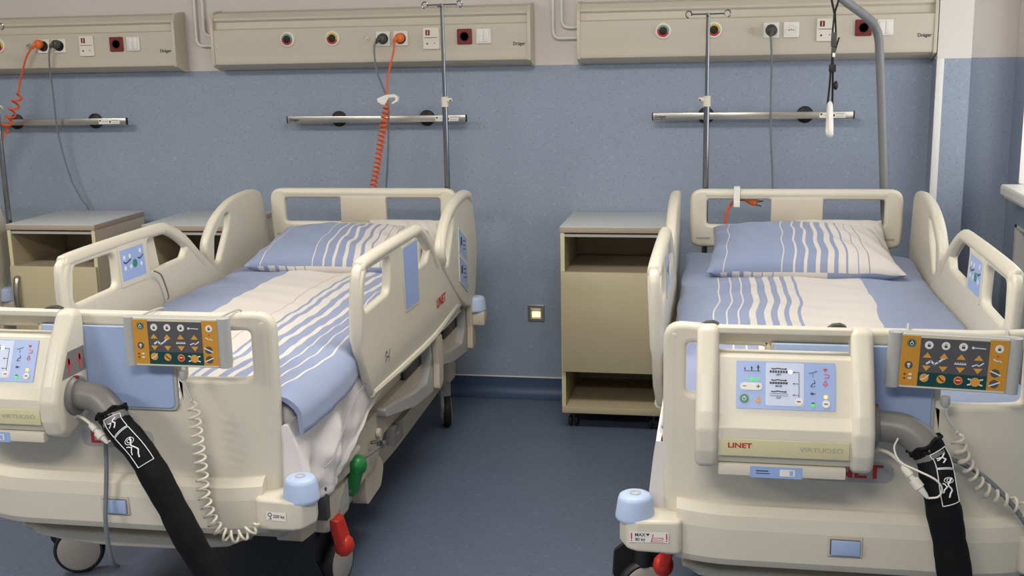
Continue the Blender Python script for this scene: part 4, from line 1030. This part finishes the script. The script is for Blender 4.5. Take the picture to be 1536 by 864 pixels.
ob('coiled_lead', MB().m(CREAM).tube(helix([(BA+.262, -2.785, .842), (BA+.266, -2.787, .79), (BA+.270, -2.787, .72), (BA+.275, -2.79, .65), (BA+.279, -2.795, .585), (BA+.295, -2.795, .52), (BA+.325, -2.79, .476), (BA+.37, -2.78, .474), (BA+.41, -2.76, .50)], .0145, 20), .0036, 7), kA)

# ------------------------------------------------------------ cables and plugs
def cable(name, label, cat, m, pts, r=.0045, seg=8, n=8, group=None, org=None):
    t = root(name, org or pts[0], label, cat, group)
    ob('lead', MB().m(m).tube(cr(pts, n), r, seg), t); return t
def plug(t, x, z, m, down=True, y=-.130):
    b_ = MB().m(m).lathe([(.020, -.0), (.022, .004), (.022, .022), (.018, .030), (.010, .034), (0, .034)], (x, y, z), 'y', 24)
    b_.tube([(x-.004, y-.030, z), (x-.016, y-.036, z-.006), (x-.024, y-.030, z-.020)], [.010, .009, .006], 12)
    ob('plug', b_, t)
t = cable('power_cable', 'grey power cable from the left wall unit, dropping behind the farthest left cabinet', 'cable', CABG, [(-3.250, -.162, 1.765), (-3.266, -.165, 1.74), (-3.282, -.15, 1.66), (-3.290, -.13, 1.55), (-3.305, -.10, 1.35), (-3.278, -.08, 1.13), (-3.235, -.065, 1.0), (-3.205, -.050, .93), (-3.20, -.04, .7)])
plug(t, -3.238, 1.774, DARKG)
t = root('coiled_cord', (-3.4, -.15, 1.0), 'orange coiled cord hanging in front of the rail at the left edge', 'cord', 'orange coiled power cords')
plug(t, -3.333, 1.776, ORANGED)
ob('lead', MB().m(ORANGE).tube(cr([(-3.36, -.162, 1.76), (-3.39, -.165, 1.72), (-3.42, -.16, 1.66), (-3.45, -.15, 1.60), (-3.468, -.15, 1.54)], 8), .005, 8), t)
ob('coil', MB().m(ORANGE).tube(helix([(-3.468, -.15, 1.54), (-3.50, -.15, 1.47), (-3.53, -.15, 1.42), (-3.57, -.15, 1.36), (-3.64, -.16, 1.27), (-3.70, -.2, 1.15)], .020, 10, 14), .0055, 7), t)
t = root('coiled_cord', (-1.6, -.2, 1.0), 'orange coiled cord hanging behind the head of the left bed', 'cord', 'orange coiled power cords')
plug(t, -1.480, 1.768, ORANGED)
ob('lead', MB().m(ORANGE).tube(cr([(-1.500, -.162, 1.75), (-1.506, -.17, 1.70), (-1.520, -.22, 1.60), (-1.515, -.27, 1.52), (-1.510, -.29, 1.47)], 8), .0045, 8), t)
ob('coil', MB().m(ORANGE).tube(helix([(-1.510, -.29, 1.475), (-1.525, -.295, 1.40), (-1.545, -.30, 1.30), (-1.566, -.30, 1.20), (-1.590, -.30, 1.09), (-1.60, -.32, .95), (-1.60, -.33, .85)], .0145, 30, 12), .0042, 7), t)
t = cable('power_cable', 'grey power cable from the middle wall unit, dropping behind the left bed', 'cable', CABG, [(-1.590, -.162, 1.755), (-1.598, -.168, 1.72), (-1.580, -.20, 1.62), (-1.530, -.26, 1.53), (-1.508, -.285, 1.48), (-1.510, -.28, 1.36), (-1.525, -.27, 1.20), (-1.545, -.25, 1.05), (-1.55, -.25, .80)])
plug(t, -1.566, 1.766, DARKG)
t = root('cable_clip', (-1.505, -.285, 1.46), 'white plastic cable hook gathering the orange and grey cords', 'clip')
ob('clip_body', MB().m(WHITE).plate([rc([(-.052, .006), (-.010, .022), (.030, .026), (.052, .012), (.048, -.008), (.020, -.022), (.016, -.014), (.036, -.002), (.034, .010), (.004, .008), (-.006, -.008), (-.016, -.024), (-.030, -.022), (-.050, -.010)], .004)], .022, .003, FRONT(-.285, -1.505, 1.490)), t)
t = cable('power_cable', 'grey power cable from the right wall unit, dropping behind the right bed', 'cable', CABG, [(.208, -.170, 1.748), (.212, -.174, 1.72), (.218, -.16, 1.62), (.219, -.15, 1.48), (.224, -.145, 1.30), (.238, -.14, 1.08), (.24, -.14, .80)])
b_ = MB().m(DARKG).lathe([(.020, 0), (.022, .004), (.022, .022), (.018, .032), (.012, .038), (0, .038)], (.214, -.130, 1.766), 'y', 24).tube([(.214, -.160, 1.764), (.212, -.170, 1.750), (.209, -.171, 1.735)], [.012, .009, .006], 12)
ob('plug', b_, t)
# orange plug on a white hook at the right headboard
t = root('unplugged_cord', (.08, -.53, .9), 'orange cord with loose plug hooked on the right headboard', 'cord')
ob('headboard_hook', MB().m(WHITE).plate([rc([(-.013, .012), (-.013, -.070), (.013, -.070), (.013, .012)], .003)], .006, .002, FRONT(-.530, .074, 1.105)).box((.062, -.530, 1.112), (.087, -.470, 1.118), .002).box((.062, -.536, 1.036), (.087, -.545, 1.062), .002), t)
ob('lead', MB().m(ORANGE).tube(cr([(.030, -.46, .90), (.030, -.465, .97), (.040, -.47, 1.02), (.070, -.475, 1.055), (.11, -.475, 1.060)], 8), .006, 10), t)
ob('plug', MB().m(ORANGED).tube([(.11, -.475, 1.060), (.135, -.475, 1.056), (.155, -.475, 1.050), (.160, -.475, 1.046)], [.008, .018, .020, .012], 14).m(DARKG).tube([(.155, -.470, 1.050), (.185, -.470, 1.052)], .003, 8).tube([(.15, -.482, 1.040), (.178, -.482, 1.032)], .003, 8), t)
# mains lead hanging below left console, and grey lead at the right
t = cable('power_cable', 'grey cable hanging straight down the left footboard behind the hose elbow', 'cable', CABG, [(BA+.002, -2.735, .80), (BA-.004, -2.76, .72), (BA-.008, -2.765, .64), (BA-.012, -2.775, .56), (BA-.014, -2.785, .50), (BA-.016, -2.78, .42), (BA-.020, -2.76, .36), (BA-.03, -2.72, .33)], .006)
t = cable('power_cable', 'grey cable curving right from behind the hose on the right footboard', 'cable', CABG, [(.46, -2.735, .80), (.512, -2.755, .770), (.56, -2.765, .752), (.605, -2.775, .728), (.650, -2.782, .688), (.700, -2.785, .625), (.74, -2.78, .55), (.77, -2.76, .45)], .006)
def sensor(px, label, pts, c0):
    t = root('sensor_lead', pts[0], label, 'cable', 'white sensor leads of the consoles')
    ob('lead', MB().m(CABW).tube(cr(pts[:4], 8), [.0042]*25, 8), t)
    a, b2 = Vector(c0[0]), Vector(c0[1]); d = b2-a
    ob('connector', MB().m(CABW).tube([a, a+d*.05, a+d*.30, a+d*.31, a+d*.42, a+d*.43, a+d*.68, a+d*.69, a+d*.9, b2], [.004, .008, .0095, .007, .007, .012, .012, .0085, .006, .003], 12), t)
    ob('loop_lead', MB().m(CABW).tube(cr(pts[4:], 8), .0022, 6), t)
sensor(0, 'white sensor lead with connector looping over the right hose', [(.352, -2.80, .792), (.385, -2.83, .795), (.408, -2.862, .785), (.425, -2.885, .770), (.463, -2.912, .722), (.484, -2.915, .728), (.490, -2.917, .748), (.475, -2.917, .768), (.440, -2.905, .782), (.405, -2.89, .795), (.395, -2.86, .815), (.405, -2.84, .832)], [(.410, -2.885, .785), (.463, -2.912, .722)])
sensor(0, 'white sensor lead with connector below the left hose elbow', [(BA-.061, -2.80, .792), (BA-.02, -2.83, .795), (BA+.015, -2.85, .785), (BA+.03, -2.852, .775), (BA+.062, -2.86, .745), (BA+.07, -2.85, .755), (BA+.06, -2.84, .79), (BA+.04, -2.83, .80)], [(BA+.01, -2.85, .788), (BA+.062, -2.862, .742)])
# small wire hook on the left inner siderail
ob('wire_hook', MB().m(GREYP).tube(cr([(BA-.452, -1.60, .935), (BA-.452, -1.575, .925), (BA-.452, -1.545, .905), (BA-.450, -1.52, .85), (BA-.449, -1.512, .82), (BA-.444, -1.53, .815)], 5), .003, 8), None, 'bent wire hook hanging on the left siderail of the left bed', 'hook')

# ------------------------------------------------------------ infusion stands and lifting pole
def iv_pole(x, y, zc, zt, label, s=1):
    t = root('infusion_stand', (x, y, .50), label, 'infusion stand', 'chrome infusion stands at the bed heads')
    ob('lower_tube', MB().m(CHROME).tube([(x, y, .50), (x, y, zc)], .0125, 18), t)
    ob('upper_tube', MB().m(CHROME).tube([(x, y, zc-.02), (x, y, zt)], .0085, 16), t)
    ob('clamp', MB().m(CREAM).tube([(x, y, zc-.022), (x, y, zc+.022)], .0165, 16).tube([(x, y-.002, zc+.004), (x+s*.034, y-.004, zc+.008)], [.012, .009], 12).m(DARKG).ico((x+s*.028, y-.014, zc+.006), .004), t)
    ob('mounting_socket', MB().m(CREAM2).box((x-.02, y-.02, .52), (x+.02, y+.02, .60), .004), t)
    b_ = MB().m(CHROME)
    for a in (-1, 1):
        b_.tube([(x, y, zt-.004), (x+a*.070, y-a*.01, zt-.004)], .0032, 8)
        ring = [(x+a*(.080+.012*math.sin(q*PI/6)), y-a*.012, zt-.012-.014*math.cos(q*PI/6)+.008) for q in range(11)]
        b_.tube(cr(ring, 3), .0032, 8)
        b_.tube([(x, y, zt-.014), (x+a*.02*0, y-.070, zt-.014), ], .0032, 8)
    ob('hook_cross', b_, t)
iv_pole(-1.198, -.45, 1.485, 1.905, 'chrome infusion stand at the head of the left bed', 1)
iv_pole(-.058, -.45, 1.475, 1.838, 'chrome infusion stand at the head of the right bed, hooks overlapping the wall unit', -1)
iv_pole(-3.392, -.45, 1.475, 1.86, 'chrome infusion stand by the cut-off bed at the left edge', 1)
t = root('lifting_pole', (.70, -.42, .5), 'bent grey lifting pole at the head of the right bed', 'pole')
ob('pole_tube', MB().m(POLEG).tube([(.712, -.42, .50)]+cr([(.696, -.42, .94), (.676, -.42, 1.20), (.656, -.42, 1.47), (.640, -.425, 1.65), (.632, -.43, 1.72), (.612, -.46, 1.765), (.575, -.53, 1.80), (.467, -.71, 1.862), (.415, -.80, 1.895), (.32, -.96, 1.95), (.25, -1.08, 1.99)], 6), .018, 18), t)
ob('mounting_socket', MB().m(CREAM2).box((.685, -.445, .50), (.735, -.395, .60), .004), t)
t = root('lifting_strap', (.415, -.80, 1.35), 'black strap with white grab handle hanging from the lifting pole', 'strap')
b_ = MB().m(BLACK); 
def ribbon(pts, w, th=.0022):
    P = [Vector(p) for p in pts]
    for a, c in zip(P, P[1:]):
        d = (c-a); L_ = d.length; d.normalize(); X = Vector((.25, -1, 0)); X = (X-d*X.dot(d)).normalized(); N_ = d.cross(X)
        b_.mesh(plate_mesh([rect(-w/2, -L_*.02, w/2, L_*1.02)], th, .0003, 0), Mx(X, d, N_, a))
ribbon([(.400, -.80, 1.90), (.408, -.80, 1.86), (.419, -.80, 1.815)], .02); ribbon([(.440, -.80, 1.90), (.432, -.80, 1.86), (.419, -.80, 1.815)], .02)
ribbon([(.419, -.80, 1.82), (.415, -.80, 1.745)], .016); ribbon([(.421, -.80, 1.82), (.427, -.80, 1.745)], .016)
ribbon([(.418, -.80, 1.66), (.419, -.80, 1.60)], .022, .004)
ribbon([(.414, -.80, 1.61), (.411, -.80, 1.54), (.406, -.80, 1.475)], .018); ribbon([(.421, -.80, 1.61), (.423, -.80, 1.54), (.424, -.80, 1.475)], .018)
ribbon([(.424, -.80, 1.665), (.433, -.80, 1.70), (.440, -.80, 1.725)], .014)
ob('webbing', b_, t)
ob('buckle', MB().m(DARKG).box((.411, -.812, 1.69), (.431, -.788, 1.745), .004).box((.413, -.809, 1.655), (.429, -.791, 1.69), .003), t)
ob('strap_label', MB().m(LAB).box((.4165, -.814, 1.653), (.4265, -.811, 1.668)), t)
ob('slider', MB().m(BLACK).box((.407, -.813, 1.595), (.432, -.787, 1.625), .003), t)
ob('cord_lock', MB().m(BLACK).ico((.434, -.80, 1.545), .016, (.6, 1, 1.1)), t)
hp = cr([(.415, -.80, 1.478), (.416, -.765, 1.43), (.417, -.742, 1.375), (.417, -.755, 1.358), (.418, -.80, 1.354), (.417, -.845, 1.358), (.417, -.858, 1.375), (.416, -.835, 1.43)], 5, True)
ob('grab_handle', MB().m(WHITE).tube(hp, .010, 12, True), t)
